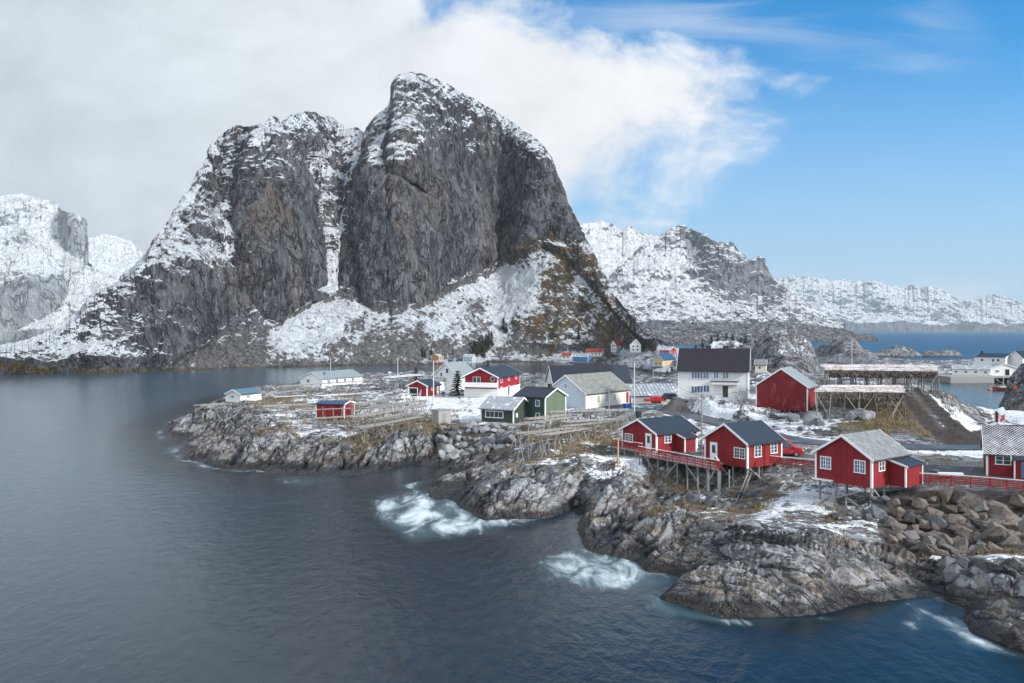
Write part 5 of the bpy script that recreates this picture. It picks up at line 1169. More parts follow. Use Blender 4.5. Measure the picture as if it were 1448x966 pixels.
rack('drying rack on the rocks between the white cottage and the red blue-roofed shed', [(405,583),(444,580)], 4.9, 2.2, 5, 1.9)
rack('drying rack just behind the red blue-roofed shed', [(455,560),(520,555)], 5.6, 2.4, 5, 2.4, snowy=True)
rack('drying rack left of the snowy yard below the red garage', [(545,562),(585,557)], 6.6, 2.2, 4, 2.2)
rack('low drying rack in the middle of the left point above its steepest rock', [(530,594),(590,582)], 5.4, 2.2, 4, 2.1)
rack('drying rack right behind the front rack of the round rock', [(800,603),(862,595)], 6.0, 1.8, 4, 2.1)
def fish_rack(label, corners, h, ncol, nrow, fish_label):
    """a big flat rack: posts, beams, a bed of poles with snow on it and cod heads hanging below"""
    c = [Vector(at(x, y, h)) for x, y in corners]; o = Vector((c[0].x, c[0].y, 0)); c = [q-o for q in c]     # front left, front right, back right, back left
    r = empty('drying_rack', o, 0, label, 'drying rack', 'big racks hung with cod'); rs = random.Random(len(label))
    P = lambda u, v: c[0].lerp(c[1], u).lerp(c[3].lerp(c[2], u), v)
    for i in range(ncol+1):
        for j in range(nrow+1):
            q = P(i/ncol, j/nrow); b_ = q+Vector((rs.uniform(-.5,.5), rs.uniform(-.5,.5), 0)); g = ground(b_.x+o.x, b_.y+o.y)-.2
            m = MB(); m.cyl((b_.x,b_.y,g), (q.x,q.y,h-.1), .10, .07, 6); m.build('post', M_POLE if rs.random() < .2 else M_POLEDK, r)
            if j == 0 and i % 2 == 0 or rs.random() < .22:
                s = rs.choice((-1,1)); b2 = q+Vector((s*2.3, rs.uniform(-1.2,.4), 0)); g = ground(b2.x+o.x, b2.y+o.y)-.2
                m = MB(); m.cyl((b2.x,b2.y,g), (q.x,q.y,h-.5), .075, .06, 6); m.build('brace', M_POLE, r)
        m = MB(); m.cyl(P(i/ncol, -.03)-Vector((0,0,.12)), P(i/ncol, 1.03)-Vector((0,0,.12)), .08, n=6); m.build('beam', M_POLEDK, r)
    n = 46
    for k in range(n):
        v = (k+.5)/n+rs.uniform(-.004,.004); z = Vector((0,0,rs.uniform(-.04,.10)))
        m = MB(); m.cyl(P(rs.uniform(-.05,.01), v)+z, P(rs.uniform(.99,1.05), v)+z, .06, .045, 5); m.build('pole', M_SNOWPOLE, r)
    m = MB()
    for k in range(3200):
        u, v = rs.uniform(.0,1), rs.uniform(.0,1)
        if rs.random() < .35: v = rs.choice((.01,.03,.06))
        q = P(u, v); z = -.1-rs.choice((0,.35,.55))-rs.random()*.15; l = rs.uniform(.45,.8); w_ = rs.uniform(.09,.16); a = rs.uniform(0,3.14); x, y = math.cos(a)*w_, math.sin(a)*w_
        m.poly([(q.x-x*.4,q.y-y*.4,q.z+z),(q.x+x*.4,q.y+y*.4,q.z+z),(q.x+x,q.y+y,q.z+z-l*.7),(q.x,q.y,q.z+z-l),(q.x-x,q.y-y,q.z+z-l*.7),(q.x-y*.8,q.y+x*.8,q.z+z-l*.5),(q.x+y*.8,q.y-x*.8,q.z+z-l*.5)], [(0,1,6),(1,2,6),(2,3,6),(3,4,6),(4,0,6),(1,0,5),(2,1,5),(3,2,5),(4,3,5),(0,4,5)])
    f_ = m.build('hanging_fish', M_FISH); f_.location = o; tag(f_, fish_label, 'dried fish', None, 'stuff')
    return r
def _sp():
    m, t, b = newmat('snowy_pole'); p = t.pos(); a = t.noise(p, .8, 6, .7); c = t.noise(p, 5, 3, .6)
    out(t, b, t.mix(t.sm(t.m('ADD', a, t.m('MULTIPLY', t.m('SUBTRACT', c, .5), .5)), .42, .54), (.30, .21, .18), (.68, .66, .68)), .8); return m
M_SNOWPOLE = _sp()
def _fish():
    m, t, b = newmat('dried_cod'); p = t.pos(); a = t.noise(p, 2.5, 5, .7)
    out(t, b, t.mix(t.sm(a, .40, .66), (.035, .028, .024), (.19, .15, .12)), .6); return m
M_FISH = _fish()
fish_rack('big flat drying rack hung with cod, the lower one beside the weathered barn', [(1155,554),(1277,555),(1272,545),(1168,545)], 10.6, 6, 4, 'rows of drying cod hanging under the lower big rack')
fish_rack('widest drying rack hung with cod, at the top of the dirt track', [(1172,523),(1326,525),(1318,516),(1166,516)], 12.9, 8, 5, 'rows of drying cod hanging under the widest rack')

# ------------------------------------------------------------------ boulders
def boulder_mesh(seed):
    rs = random.Random(seed); bm = bmesh.new()
    s = (rs.uniform(.8,1.25), rs.uniform(.65,1.0), rs.uniform(.5,.8))
    for k in range(18):
        v = Vector((rs.gauss(0,1), rs.gauss(0,1), rs.gauss(0,1))).normalized()
        v = Vector((max(-.72, min(.72, v.x)), max(-.72, min(.72, v.y)), max(-.7, min(.7, v.z))))*rs.uniform(.85,1.15)
        bm.verts.new((v.x*s[0], v.y*s[1], v.z*s[2]))
    h = bmesh.ops.convex_hull(bm, input=bm.verts)
    bmesh.ops.delete(bm, geom=list({g for g in h['geom_interior']+h['geom_unused'] if isinstance(g, bmesh.types.BMVert)}), context='VERTS')
    bmesh.ops.dissolve_limit(bm, angle_limit=R(9), verts=bm.verts, edges=bm.edges)
    bmesh.ops.bevel(bm, geom=list(bm.edges), offset=.022, segments=1, affect='EDGES', profile=.6)
    me = bpy.data.meshes.new('boulder'); bm.to_mesh(me); bm.free(); return me
def boulder_mat(name, c0, c1, snow=0.0):
    m, t, b = newmat(name); o = t.obj(); oi = t.n('ObjectInfo').outputs['Random']
    ov = t.n('VectorMath', operation='ADD'); t.put(ov.inputs[0], o); t.put(ov.inputs[1], t.comb(t.m('MULTIPLY', oi, 40), 0, 0)); o = ov.outputs[0]
    a = t.noise(o, 1.4, 6, .68); c = t.noise(t.mapv(o, (1,1,3)), 3.5, 6, .7)
    col = t.mix(t.sm(t.m('ADD', t.m('MULTIPLY', a, .6), t.m('ADD', t.m('MULTIPLY', c, .2), t.m('MULTIPLY', oi, .6))), .35, .95), c0, c1)
    col = t.mix(t.m('MULTIPLY', t.sm(t.m('FRACT', t.m('MULTIPLY', oi, 7.3)), .55, .9), .6), col, (.16,.165,.175))
    col = t.mix(t.m('MULTIPLY', t.sm(c, .54, .68), .5), col, tuple(min(.5, x*1.9) for x in c1)); col = t.mix(t.m('MULTIPLY', t.sm(t.noise(o, 2.2, 5, .7), .55, .64), .6), col, tuple(x*.45 for x in c0))
    if snow:
        nz = t.sep(t.n('NewGeometry').outputs['Normal'])[2]; s_ = t.m('ADD', t.m('MULTIPLY', nz, .55), t.m('MULTIPLY', a, .6)); col = t.mix(t.sm(s_, 1.02-snow*.5, 1.10-snow*.5), col, (.78,.81,.85))
    out(t, b, col, .85, t.bump(t.m('ADD', c, a), .8, .12), .25); return m
M_BRN = boulder_mat('brown_boulder', (.052,.046,.043), (.175,.145,.125)); M_GRB = boulder_mat('grey_boulder', (.08,.085,.095), (.30,.305,.315), .22); M_DKB = boulder_mat('dark_boulder', (.035,.037,.042), (.13,.135,.145), .1)
BM = {}
for nm, mt in (('brown', M_BRN), ('grey', M_GRB), ('dark', M_DKB)):
    BM[nm] = []
    for k in range(9): me = boulder_mesh(k*7+len(nm)*100); me.materials.append(mt); BM[nm].append(me)
RB = random.Random(3)
def boulders(kind, quad, nu, nv, size, label, group, jit=.33, sink=.12, big=.2, cat='boulder'):
    """a bank of stones: quad = four pixels with heights (top left, top right, bottom right, bottom left)"""
    c = [Vector(at(*q)) for q in quad]
    for j in range(nv):
        for i in range(nu):
            u = (i+.5+(.5 if j % 2 else 0)*.9+RB.uniform(-jit, jit))/(nu+.4); v = (j+.5+RB.uniform(-jit, jit))/nv
            p = c[0].lerp(c[1], u).lerp(c[3].lerp(c[2], u), v); s = size*RB.uniform(.6, 1.25)*(1.45 if RB.random() < big else 1)
            z = ground(p.x, p.y)
            o = link(bpy.data.objects.new('boulder', RB.choice(BM[kind]))); o.location = (p.x, p.y, z+s*.22-sink*s); o.scale = (s*.62, s*.62, s*.62)
            o.rotation_euler = (RB.uniform(-.5,.5), RB.uniform(-.5,.5), RB.uniform(0,6.28)); tag(o, label, cat, group)
boulders('brown', [(1258,693,4.1),(1500,701,4.1),(1500,772,1.5),(1258,782,1.3)], 14, 8, 1.6, 'brown angular boulder in the bank below the red roadside railing', 'brown boulders of the road bank')
boulders('grey', [(618,601,4.0),(742,606,4.2),(720,640,1.8),(622,650,1.0)], 16, 6, 1.5, 'grey angular boulder in the bank below the green annex', 'grey boulders of the village bank')
boulders('dark', [(826,662,3.4),(872,668,3.6),(838,716,.3),(812,712,.3)], 5, 7, 1.5, 'dark boulder choking the gully left of the boardwalk', 'dark boulders in the gully')
boulders('dark', [(900,668,3.0),(1090,672,3.4),(1080,705,2.6),(940,700,2.4)], 12, 2, 1.3, 'dark grey boulder lying under the boardwalk stilts', 'boulders under the boardwalk')
boulders('dark', [(1165,700,3.4),(1262,704,3.2),(1262,735,2.3),(1175,725,2.8)], 6, 3, 1.2, 'dark boulder under the stilts of the shingled cabin', 'boulders under the shingled cabin')
boulders('dark', [(1318,780,1.4),(1375,780,1.6),(1372,838,.4),(1330,838,.3)], 4, 4, 1.7, 'wet dark boulder in the cleft by the right edge', 'boulders in the right hand cleft')
boulders('grey', [(1112,596,5.4),(1225,588,6.2),(1235,606,5.6),(1118,612,5.2)], 8, 2, 2.1, 'big grey boulder on the slope behind the asphalt road', 'boulders behind the road', big=.5)

def plank(label, a, b, w_=.22):
    p = Vector((*at(*a)[:2], 0)); q = Vector((*at(*b)[:2], 0)); p.z = a[2]; q.z = b[2]; m = MB(); m.beam((0,0,0), q-p, .06, w_); o = m.build('plank', M_WOOD); o.location = p; tag(o, label, 'plank')
plank('long pale plank slanting from the boardwalk cabin down to the rocks', (1060,664,3.4), (1039,716,1.0), .3)
plank('second grey plank leaning beside the long pale plank', (1063,668,3.2), (1046,712,1.1))
plank('grey plank lying across the stones under the shingled cabin', (1153,694,2.8), (1176,699,2.5)); plank('short pale plank on the snow left of the shingled cabin stilts', (1158,712,2.3), (1172,705,2.4))
# ------------------------------------------------------------------ poles, cars, bins, boat
def pole(label, px, base, hgt, D=None, arm=True, mat=M_POLE, lamp=False):
    x, y = (at(px, base[0], base[1])[:2] if D is None else atd(px, D)[:2]); z = ground(x, y)
    r = empty('utility_pole', (x, y, z), 0, label, 'pole', 'poles of the village')
    m = MB(); m.cyl((0,0,-.3), (0,0,hgt), .13, .085, 8); m.build('shaft', mat, r)
    if arm:
        m = MB(); m.beam((-.55,0,hgt-.45), (.55,0,hgt-.45), .08); m.build('crossarm', mat, r)
        for s in (-.45, 0, .45): m = MB(); m.cyl((s,0,hgt-.41), (s,0,hgt-.22), .035, .05, 6); m.build('insulator', M_TRIM, r)
    if lamp: m = MB(); m.beam((0,0,hgt-.1), (1.0,-.3,hgt+.1), .06); m.beam((.8,-.25,hgt+.02), (1.3,-.4,hgt+.04), .2, .08); m.build('lamp_head', M_STEEL, r)
M_POLEW = plain('pale_pole', (.55, .56, .57), .6, .2)
pole('pale lamp pole in front of the red garage', 613, (572,5), 9.6, mat=M_POLEW, lamp=True, arm=False)
pole('pale pole by the back shore left of the red garage', 562.5, (550,4), 8.6, mat=M_POLEW)
pole('pale lamp pole beside the blue bins', 897, (582,4.6), 9.4, arm=False, lamp=True, mat=M_POLEW)
pole('brown utility pole behind the gap between the two boardwalk cabins', 992.3, (616,5), 7.2)
pole('short pole in front of the white warehouse', 861, (590,4.6), 5.2, arm=False)
pole('thin pole behind the ribbed snowy roof', 923.6, None, 7.0, D=196, arm=False)
pole('pale pole left of the widest cod rack', 1204.5, None, 9.0, D=235, mat=M_POLEW, arm=False)
pole('wooden pole above the widest cod rack', 1221, None, 8.5, D=236)
pole('thin mast behind the long white building', 467.5, None, 7.8, D=268, arm=False, mat=M_POLEW)
pole('fresh timber post at the corner of the left boardwalk cabin', 874, (655,3.2), 3.6, arm=False, mat=plain('new_timber', (.45,.30,.17), .7, .2))

def carmat(name, c): return plain(name, c, .28, .06, 1, .6)
M_CRED = carmat('red_car_paint', (.42, .012, .022)); M_CDARK = carmat('dark_blue_car_paint', (.018, .03, .05)); M_LAMP = plain('headlamp_lens', (.6,.62,.64), .15, .05)
def vehicle(name, label, cat, loc, rz, prof, glass, width, paint, wheels, lamps_x):
    """prof: side outline (x forward, z), glass: side window outlines"""
    r = empty(name, loc, rz, label, cat); w_ = width/2
    n = len(prof); bm = bmesh.new()
    rings = []
    for y, inset in ((-w_, .0), (-w_*.93, .0), (w_*.93, 0), (w_, 0)):
        k = .97 if abs(y) == w_ else 1.0
        cz = .6; rings.append([bm.verts.new((x*k, y*(1-.16*max(0, (z-.95))/1.2), cz+(z-cz)*k)) for x, z in prof])
    for a, b in zip(rings, rings[1:]):
        for i in range(n): bm.faces.new((a[i], a[(i+1) % n], b[(i+1) % n], b[i]))
    bm.faces.new(rings[0][::-1]); bm.faces.new(rings[-1]); bmesh.ops.recalc_face_normals(bm, faces=bm.faces)
    me = bpy.data.meshes.new('body'); bm.to_mesh(me); bm.free(); me.materials.append(paint); b = link(bpy.data.objects.new('body', me), r)
    md = b.modifiers.new('bevel', 'BEVEL'); md.width = .05; md.segments = 2; md.limit_method = 'ANGLE'
    for s in (-1, 1):
        for g in glass[0]:
            m = MB(); y = s*w_; m.poly([(x, y*(1-.16*max(0, z-.95)/1.2)+s*.012, z) for x, z in g], [tuple(range(len(g)))]); m.build('side_window', M_GLASS, r)
        for x, rad in wheels:
            t = MB(); t.cyl((x, s*(w_-.2), rad), (x, s*(w_+.02), rad), rad, n=20); wl = t.build('wheel', M_RUBBER, r); t = MB(); t.cyl((x, s*(w_+.021), rad), (x, s*(w_+.035), rad), rad*.6, n=16); t.build('rim', M_STEEL, wl)
        m = MB(); m.box(lamps_x-.05, lamps_x+.03, s*w_*.78-.17, s*w_*.78+.17, .72, .92); m.build('headlight', M_LAMP, r)
        m = MB(); m.box(glass[1][0][0]-.25, glass[1][0][0]-.05, s*(w_+.02) if s > 0 else s*(w_+.2), s*(w_+.2) if s > 0 else s*(w_+.02), 1.05, 1.22); m.build('wing_mirror', M_RUBBER, r)
    (x0, z0), (x1, z1) = glass[1]; nx, nz = (z1-z0), (x0-x1); L = math.hypot(nx, nz); nx, nz = nx/L*.015, nz/L*.015
    m = MB(); m.poly([(x0+nx,-w_*.84,z0+nz),(x0+nx,w_*.84,z0+nz),(x1+nx,w_*.74,z1+nz),(x1+nx,-w_*.74,z1+nz)], [(0,1,2,3)]); m.build('windscreen', M_GLASS, r)
    m = MB(); m.box(prof[0][0]-.0, prof[0][0]+.1, -w_*.9, w_*.9, .3, .5); m.build('bumper', M_RUBBER, r)
    return r
VAN = [(2.35,.35),(2.40,.75),(2.2,1.02),(1.35,1.22),(.55,1.95),(.2,2.05),(-2.3,2.02),(-2.42,1.2),(-2.42,.35)]
CARP = [(2.05,.32),(2.1,.62),(1.9,.82),(.95,.95),(.25,1.42),(-.2,1.48),(-1.2,1.46),(-1.95,1.0),(-2.08,.85),(-2.08,.32)]
x, y, _ = at(1122, 645, 4.55)
vehicle('van', 'red van parked behind the cabin on stilts', 'van', (x-1.1, y+.6, ground(x-1.1, y+.6)), R(-14), VAN, ([[(1.2,1.18),(.5,1.80),(.0,1.85),(.0,1.15)]], [(1.30,1.24),(.58,1.90)]), 1.95, M_CRED, ((1.5,.34),(-1.5,.34)), 2.36)
x, y, _ = at(951, 577, 4.8); vehicle('car', 'dark blue car parked beside the low snowy roofed shed', 'car', (x, y+1.5, ground(x, y+1.5)), R(-68), CARP, ([[(.85,.93),(.25,1.34),(-.15,1.38),(-.15,.93)],[(-.25,.93),(-.25,1.38),(-1.1,1.36),(-1.6,1.0)]], [(.93,.97),(.28,1.40)]), 1.75, M_CDARK, ((1.3,.31),(-1.25,.31)), 2.06)
# flat red trailer with a red tarpaulin
x, y, _ = at(930, 572, 4.5); y += 2; tr = empty('trailer', (x, y, ground(x, y)), R(8), 'flat red trailer loaded with a red cover beside the dark car', 'trailer')
m = MB(); m.box(-2.4,2.0,-.9,.9,.5,1.0); m.build('bed', M_CRED, tr, .04); m = MB(); m.prism([(-1.2,1.003),(1.9,1.003),(1.6,1.4),(-.9,1.45)], 'y', -.8, .8); m.build('cover', M_CRED, tr, .08)
for s in (-1,1):
    for wx in (-.5,.5): m = MB(); m.cyl((wx,s*.85,.32),(wx,s*1.02,.32),.32,n=16); m.build('wheel', M_RUBBER, tr)
m = MB(); m.beam((-2.4,0,.6),(-3.4,0,.5),.1); m.build('drawbar', M_STEEL, tr)
M_BIN = plain('blue_plastic', (.01,.09,.36), .45, .1); M_BLKP = plain('black_plastic', (.02,.022,.025), .5, .1)
def bin_(label, px, py, h, w_, d_, hh, mat):
    x, y, _ = at(px, py, h); r = empty('bin', (x, y, ground(x, y)), R(20), label, 'bin')
    m = MB(); m.poly([(-w_*.42,-d_*.42,0),(w_*.42,-d_*.42,0),(w_*.42,d_*.42,0),(-w_*.42,d_*.42,0),(-w_/2,-d_/2,hh),(w_/2,-d_/2,hh),(w_/2,d_/2,hh),(-w_/2,d_/2,hh)], [(0,3,2,1),(4,5,6,7),(0,1,5,4),(1,2,6,5),(2,3,7,6),(3,0,4,7)]); m.build('tub', mat, r, .04)
    m = MB(); m.box(-w_*.53,w_*.53,-d_*.53,d_*.53,hh+.002,hh+.09); m.build('lid', mat, r, .02)
bin_('big blue bin at the corner of the white warehouse', 887, 578, 4.6, 1.4, 1.1, 1.0, M_BIN); bin_('blue tub standing behind the drying racks near the green house', 811, 590, 4.6, 1.1, .9, .9, M_BIN); bin_('small black bin by the road behind the left cabin', 903, 594, 4.6, .8, .7, 1.0, M_BLKP)
x, y, _ = at(629, 597, 4.1); cr = empty('timber_box', (x, y, ground(x, y)), R(40), 'man high grey timber box on the bank left of the green annex', 'box')
m = MB(); m.box(-1.3,1.3,0,2.2,-.2,2.3); m.build('wall', M_GREYW, cr); m = MB(); m.box(-1.42,1.42,-.12,2.32,2.303,2.42); m.build('lid', M_WOOD, cr)
m = MB(); m.box(-.45,.45,-.06,-.003,.05,1.85); d = m.build('door', M_WOOD, cr)
x, y, _ = at(1344, 672, 4.5); pl = empty('pallet_stack', (x, y, ground(x, y)), R(-8), 'stack of pale planks beside the red roadside railing', 'planks')
for k in range(4): m = MB(); m.box(-1.25,1.25,-.35+.02*k,.35,.05+.1*k,.12+.1*k); m.build('plank', M_TRIM if k > 1 else M_WOOD, pl)
# upturned white boat beside the red garage
def hull(name, L, W, Hh, mat, n=14):
    bm = bmesh.new(); rings = []
    for i in range(n+1):
        t = i/n; x = (t-.5)*L; w_ = W/2*(1-max(0, (t-.45)/.55)**2.2)*(.82+.18*min(1, t/.25)); sh = Hh*(1+.35*max(0, t-.4)**2*2.5+.12*(1-t)**2); kd = -.35*Hh*(1-max(0, (t-.8)/.2)**2*.9)
        prof = [(-1,sh),(-.98,sh*.55),(-.75,kd*.2),(-.3,kd*.8),(0,kd),(.3,kd*.8),(.75,kd*.2),(.98,sh*.55),(1,sh)]
        rings.append([bm.verts.new((x, a*max(w_,.03), z)) for a, z in prof])
    for a, b in zip(rings, rings[1:]):
        for j in range(8): bm.faces.new((a[j], a[j+1], b[j+1], b[j]))
    bm.faces.new(rings[0]); 
    for a, b in zip(rings, rings[1:]): bm.faces.new((a[0], b[0], b[8], a[8]))
    bmesh.ops.recalc_face_normals(bm, faces=bm.faces)
    me = bpy.data.meshes.new(name); bm.to_mesh(me); bm.free(); me.materials.append(mat); return me
M_ORH = plain('orange_hull_paint', (.28,.085,.03), .5, .2)
x, y, _ = at(1421, 553, 0); x, y = atd(1422, 283)[:2]
bt = empty('fishing_boat', (x, y, 0), R(168), 'small fishing boat with orange brown hull and white wheelhouse moored at the quay', 'boat')
h_ = link(bpy.data.objects.new('hull', hull('hull', 8.0, 2.6, .95, M_ORH)), bt)
m = MB(); m.box(-3.9,2.0,-1.2,1.2,.98,1.2); m.build('bulwark', M_TRIM, bt, .04); m = MB(); m.box(-2.4,-.8,-.8,.8,1.203,2.9); wh = m.build('wheelhouse', M_TRIM, bt, .05)
for s in (-1,1): m = MB(); m.box(-2.1,-1.1,s*.803 if s > 0 else -.83,.83 if s > 0 else -.803,2.1,2.6); m.build('window', M_GLASS, wh)
m = MB(); m.box(-2.6,-.6,-.95,.95,2.903,2.98); m.build('roof', M_TRIM, wh)
m = MB(); m.cyl((.6,0,1.2),(.6,0,6.2),.07,.04,8); m.build('mast', M_TRIM, bt); m = MB(); m.cyl((.6,0,2.2),(3.2,0,3.8),.04,.03,6); m.build('boom', M_TRIM, bt); m = MB(); m.cyl((-3.3,0,1.2),(-3.3,0,4.0),.05,.03,6); m.build('mizzen_mast', M_TRIM, bt)
m = MB(); m.cyl((.6,0,6.1),(3.9,0,1.3),.015,n=4); m.build('stay', M_STEEL, bt)
def buoy(label, px, py, r_, h=0.0, D=None):
    x, y, z = at(px, py, h) if D is None else (*atd(px, D)[:2], h); o = empty('buoy', (x, y, z), 0, label, 'buoy'); bm = bmesh.new(); bmesh.ops.create_uvsphere(bm, u_segments=16, v_segments=10, radius=r_)
    me = bpy.data.meshes.new('float'); bm.to_mesh(me); bm.free(); me.materials.append(M_BUOY); me.polygons.foreach_set('use_smooth', [True]*len(me.polygons)); link(bpy.data.objects.new('float', me), o); m = MB(); m.cyl((0,0,r_*.95),(0,0,r_*1.35),r_*.16,n=8); m.build('eye', M_BUOY, o)
M_BUOY = plain('orange_plastic', (.75,.12,.02), .4, .05); buoy('pink orange mooring buoy floating left of the fishing boat', 1399, 551, .55, .1)
x, y, _ = at(1426, 586, 3.0); buoy('orange buoy hanging on the dark rock above the tiny red shed', 1436, 572, .5, ground(*atd(1436, 192)[:2])+.45, 192)
rb = empty('boat', at(596, 560.5, 5.05), R(60), 'small white boat under a snow cover left of the red garage', 'boat'); x, y, _ = at(573, 562, 5.0); rb.location = (x, y, ground(x, y)+.25)
link(bpy.data.objects.new('hull', hull('hull', 4.2, 1.6, .6, M_TRIM)), rb); m = MB(); m.prism([(-1.9,.62),(1.4,.62),(.6,.95),(-1.5,1.0)], 'y', -.6, .6); m.build('snow_cover', M_SNOW, rb, .1)

def wire(label, a, b, sag):
    m = MB(); p = Vector(a); q = Vector(b); n = 14; pr = None
    for k in range(n+1):
        t_ = k/n; c = (q-p)*t_+Vector((0,0,-sag*4*t_*(1-t_)))
        if pr is not None: m.cyl(pr, c, .022, n=4)
        pr = c
    o = m.build('power_line', M_RUBBER); o.location = p; tag(o, label, 'wire')
def ptop(px, base, hgt, D=None):
    x, y = (at(px, base[0], base[1])[:2] if D is None else atd(px, D)[:2]); return (x, y, ground(x, y)+hgt-.25)
wire('thin black power line from the cabin utility pole towards the low ribbed shed', ptop(992.3,(616,5),7.2), ptop(923.6,None,7.0,196), .8)
wire('thin black power line from the cabin pole over the barn to the cod rack', ptop(992.3,(616,5),7.2), ptop(1221,None,8.5,236), 2.2)
wire('thin black power line between the lamp pole and the pole on the back shore', ptop(613,(572,5),9.6), ptop(562.5,(550,4),8.6), .7)
# ------------------------------------------------------------------ trees, shrubs, grass
def _leaf(name, c0, c1):
    m, t, b = newmat(name); p = t.obj(); a = t.noise(p, 1.3, 4, .6); out(t, b, t.mix(t.sm(a, .35, .65), c0, c1), .8); return m
M_NEED = _leaf('spruce_needles', (.018,.026,.018), (.062,.072,.042)); M_NEEDB = _leaf('dry_spruce_needles', (.035,.032,.020), (.10,.085,.045)); M_BARK = plain('bark', (.08,.065,.055), .9, .4); M_TWIG = plain('bare_twigs', (.115,.085,.080), .9, .4)
def spruce_meshes(seed, wide=.30, tiers=13, n=12):
    rs = random.Random(seed); m = MB(); t = MB(); t.cyl((0,0,-.05), (0,0,.97), .022, .004, 6)
    for k in range(tiers):
        z = .08+.90*k/tiers; rr = wide*(1-(z-.06)/.98)**.85*rs.uniform(.75,1.15)
        for i in range(n):
            if rs.random() < .13: continue
            a = 2*math.pi*(i+rs.random())/n; l = rr*rs.uniform(.6,1.15); dz = -l*rs.uniform(.15,.45)
            d = Vector((math.cos(a), math.sin(a), 0)); s_ = Vector((-d.y, d.x, 0))
            for q in range(4):
                f0 = q/4; c = d*l*(f0+.18)+Vector((0,0,z+dz*(f0+.2)+rs.uniform(-.012,.012))); w_ = .055*(1.15-f0*.6)*rs.uniform(.8,1.3); u = Vector((0,0,rs.uniform(.01,.035)))
                m.poly([c-s_*w_-d*.02+u*0, c+d*.075*rs.uniform(.8,1.5)-u*.6, c+s_*w_-d*.02, c-d*.05+u], [(0,1,3),(1,2,3),(0,3,2),(0,2,1)])
    return m.mesh('crown', None), t.mesh('trunk', M_BARK)
SPR = [spruce_meshes(k, w_, t_, n_) for k, w_, t_, n_ in ((1,.30,13,12),(2,.24,14,11),(3,.36,12,13))]
def spruce(label, x, y, z, hgt, k=0, mat=M_NEED, group=None, rz=None):
    r = empty('spruce_tree', (x, y, z), rz if rz is not None else random.uniform(0,6), label, 'tree', group); r.scale = (hgt,)*3
    me = SPR[k][0]
    if not me.materials: me.materials.append(M_NEED)
    c = link(bpy.data.objects.new('crown', me), r)
    if mat is not M_NEED: c.material_slots[0].link = 'OBJECT'; c.material_slots[0].material = mat
    link(bpy.data.objects.new('trunk', SPR[k][1]), r); return r
x, y, _ = at(647, 558, 5.0); spruce('dark spruce against the white house beside the red and white house', x, y, ground(x, y), 6.2, 2)
x, y = atd(588, 262)[:2]; spruce('dark bushy spruce on the back shore left of the white house', x, y, ground(x, y), 5.2, 2, M_NEEDB)
TR = random.Random(8)
for px_, D_, hh in ((934,345,3.2),(962,338,4.6),(975,342,4.2),(984,338,5.4),(993,345,4.4),(1006,340,4.2),(1015,346,5.2),(1027,340,4.6),(1036,345,6.0),(1047,352,7.5),(1054,350,8.4),(1061,355,7.2),(1068,350,8.2),(1074,356,6.4),(950,350,4.0),(944,346,3.4)):
    x, y = atd(px_, D_)[:2]; spruce('dark spruce in the row on the hill behind the big white house', x, y, ground(x, y)-.2, hh, TR.randrange(3), M_NEED, 'spruces behind the big white house')
for px_, py_, hh in ((597,504,6),(601,506,5),(610,501,5),(669,505,8),(674,503,10),(678,500,11),(682,498,10),(687,495,11),(691,491,12),(695,488,10),(671,497,8),(712,466,9),(716,470,7),(684,505,8),(818,480,8),(892,468,10),(897,470,9)):
    q = on_mountain(px_, py_)
    if q: spruce('dark fir on the lower slope of the big mountain', q.x, q.y, q.z-.3, hh, TR.randrange(3), M_NEED, 'firs on the mountain foot')
def shrub(label, x, y, z, hgt, n=90, mat=M_TWIG, group='bare shrubs', spread=.6):
    rs = random.Random(int(x*13+y)); r = empty('shrub', (x, y, z), 0, label, 'shrub', group); m = MB()
    def br(p, d, l, rad, lev):
        q = p+d*l; m.cyl(p, q, rad, rad*.6, 4)
        if lev < 3:
            for k in range(rs.choice((2,3,3))): br(p.lerp(q, rs.uniform(.5,1)), (d+Vector((rs.gauss(0,.45),rs.gauss(0,.45),rs.uniform(-.1,.35)))).normalized(), l*rs.uniform(.55,.8), rad*.6, lev+1)
    for k in range(9): br(Vector((rs.gauss(0,.25)*spread*hgt*.5, rs.gauss(0,.25)*spread*hgt*.5, -.1)), Vector((rs.gauss(0,spread), rs.gauss(0,spread), 1)).normalized(), hgt*rs.uniform(.28,.42), .03, 0)
    m.build('branches', mat, r); return r
for lab, px_, py_, h0, hh in (('bare shrub at the right corner of the big white house', 1056, 566, 7.3, 4.4),('bare shrub below the right corner of the big white house', 1047, 572, 7.0, 3.2),('low brown shrub in front of the big white house windows', 996, 565, 7.2, 1.6),('low brown shrub left of the big white house entrance', 1008, 566, 7.2, 1.7),
                         ('bare shrub between the big white house and the barn', 1064, 578, 6.6, 3.0),('bare shrub beside the red and white house', 745, 560, 4.6, 3.2),('bare shrub in front of the long black roofed warehouse', 757, 556, 4.4, 3.4),('bare shrub by the right wall of the red garage', 628, 560, 5.0, 2.0),('grey hedge shrub in front of the white house', 650, 564, 5.0, 1.4),
                         ('tangled bare shrub on the knoll behind the lower cod rack', 1165, 548, 7.5, 2.4), ('tangled shrub right of the weathered barn roof', 1160, 540, 7.5, 2.6)):
    x, y, _ = at(px_, py_, h0); shrub(lab, x, y, ground(x, y), hh)
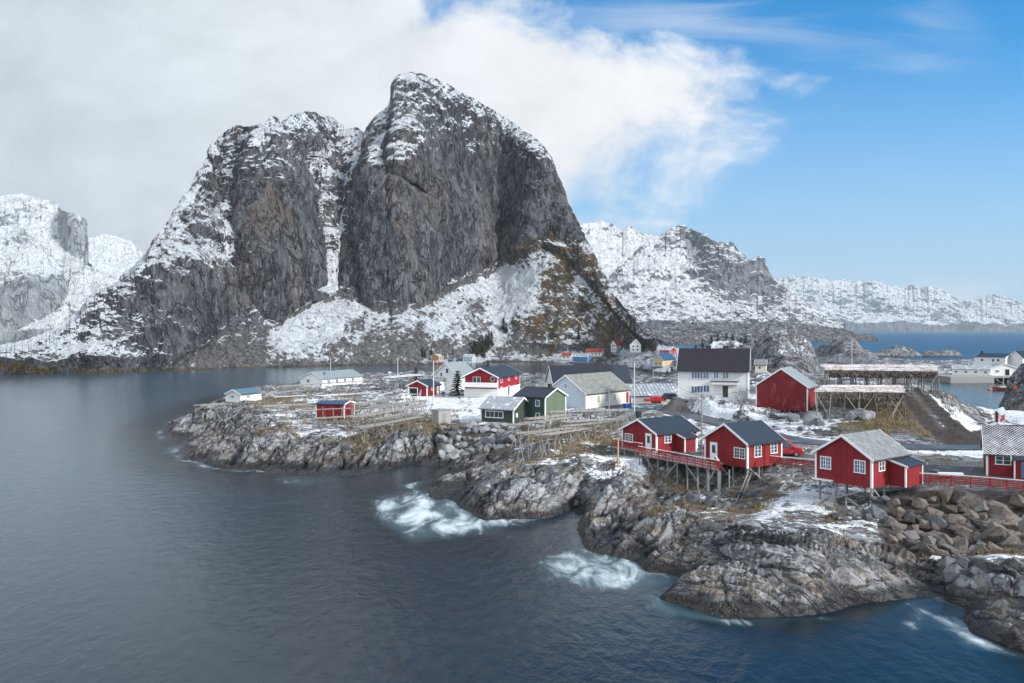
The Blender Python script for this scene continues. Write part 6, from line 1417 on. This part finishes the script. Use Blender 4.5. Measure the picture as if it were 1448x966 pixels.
# dry grass: nobody could count it
def grass_field():
    rs = np.random.RandomState(4); N = 60000
    px = rs.uniform(240, 1460, N); D = np.exp(rs.uniform(np.log(70), np.log(230), N)); X = (px-CX)/FPX*D
    h, a = terrain(X, D); d = a['d']; yy = HY+(CAMZ-h)*FPX/D
    g = .12+.9*fbm(X/8, D/8, 3.7, 4, .6, 99)+.8*pn(X/2, D/2, 3, 8)
    for poly, k in (([(770,600),(880,595),(885,640),(770,645)], .5), ([(470,580),(640,575),(650,640),(500,645)], .42), ([(1165,565),(1315,555),(1335,620),(1190,612)], .5), ([(330,560),(520,545),(560,565),(420,605)], .25), ([(1318,570),(1350,575),(1352,612),(1330,600)], .45), ([(1250,684),(1448,690),(1448,702),(1250,698)], .35)):
        g = g+k*soft(px, yy, poly, 10)
    ok = (d > 6) & (d < 40) & (g > .45) & (a['road'] < .05) & (a['track'] < .1)
    for H in HOUSES:
        ok &= sdist(X, D, H.poly) < -.4
    ok = np.where(ok)[0][:9000]; V = []; F = []
    for i in ok:
        x, y, z = X[i], D[i], h[i]
        for b in range(6):
            a_ = rs.uniform(0, 6.28); hh = rs.uniform(.25, .6); w_ = .02+D[i]*.00022; lx, ly = rs.normal(0, .22, 2); bx, by = x+rs.normal(0, .2), y+rs.normal(0, .2); k = len(V)
            V += [(bx-math.cos(a_)*w_, by-math.sin(a_)*w_, z-.05), (bx+math.cos(a_)*w_, by+math.sin(a_)*w_, z-.05), (bx+lx, by+ly, z+hh)]; F.append((k, k+1, k+2))
    me = bpy.data.meshes.new('dry_grass'); me.from_pydata(V, [], F)
    m, t, b = newmat('dry_grass_blades'); p = t.pos(); out(t, b, t.mix(t.sm(t.noise(p, 1.8, 4, .7), .3, .7), (.10,.072,.038), (.30,.225,.12)), .8); me.materials.append(m)
    tag(link(bpy.data.objects.new('dry_grass', me)), 'brown dry grass tufts between the snow patches', 'grass', None, 'stuff')
grass_field()

# ------------------------------------------------------------------ the hazy air
m = MB(); m.box(-6000, 9000, -60, 12500, -5.5, 640)
hz_o = m.build('haze', None); tag(hz_o, 'thin bluish winter haze over the fjord', 'haze', None, 'stuff')
hm = bpy.data.materials.new('winter_haze'); hm.use_nodes = True; t = NT(hm.node_tree); hm.node_tree.nodes.clear()
pv = t.n('VolumePrincipled'); pv.inputs['Color'].default_value = (.80, .90, 1, 1); pv.inputs['Density'].default_value = HAZE_D; pv.inputs['Anisotropy'].default_value = .1
mo = t.n('OutputMaterial'); t.L.new(pv.outputs[0], mo.inputs['Volume']); hz_o.data.materials.append(hm)
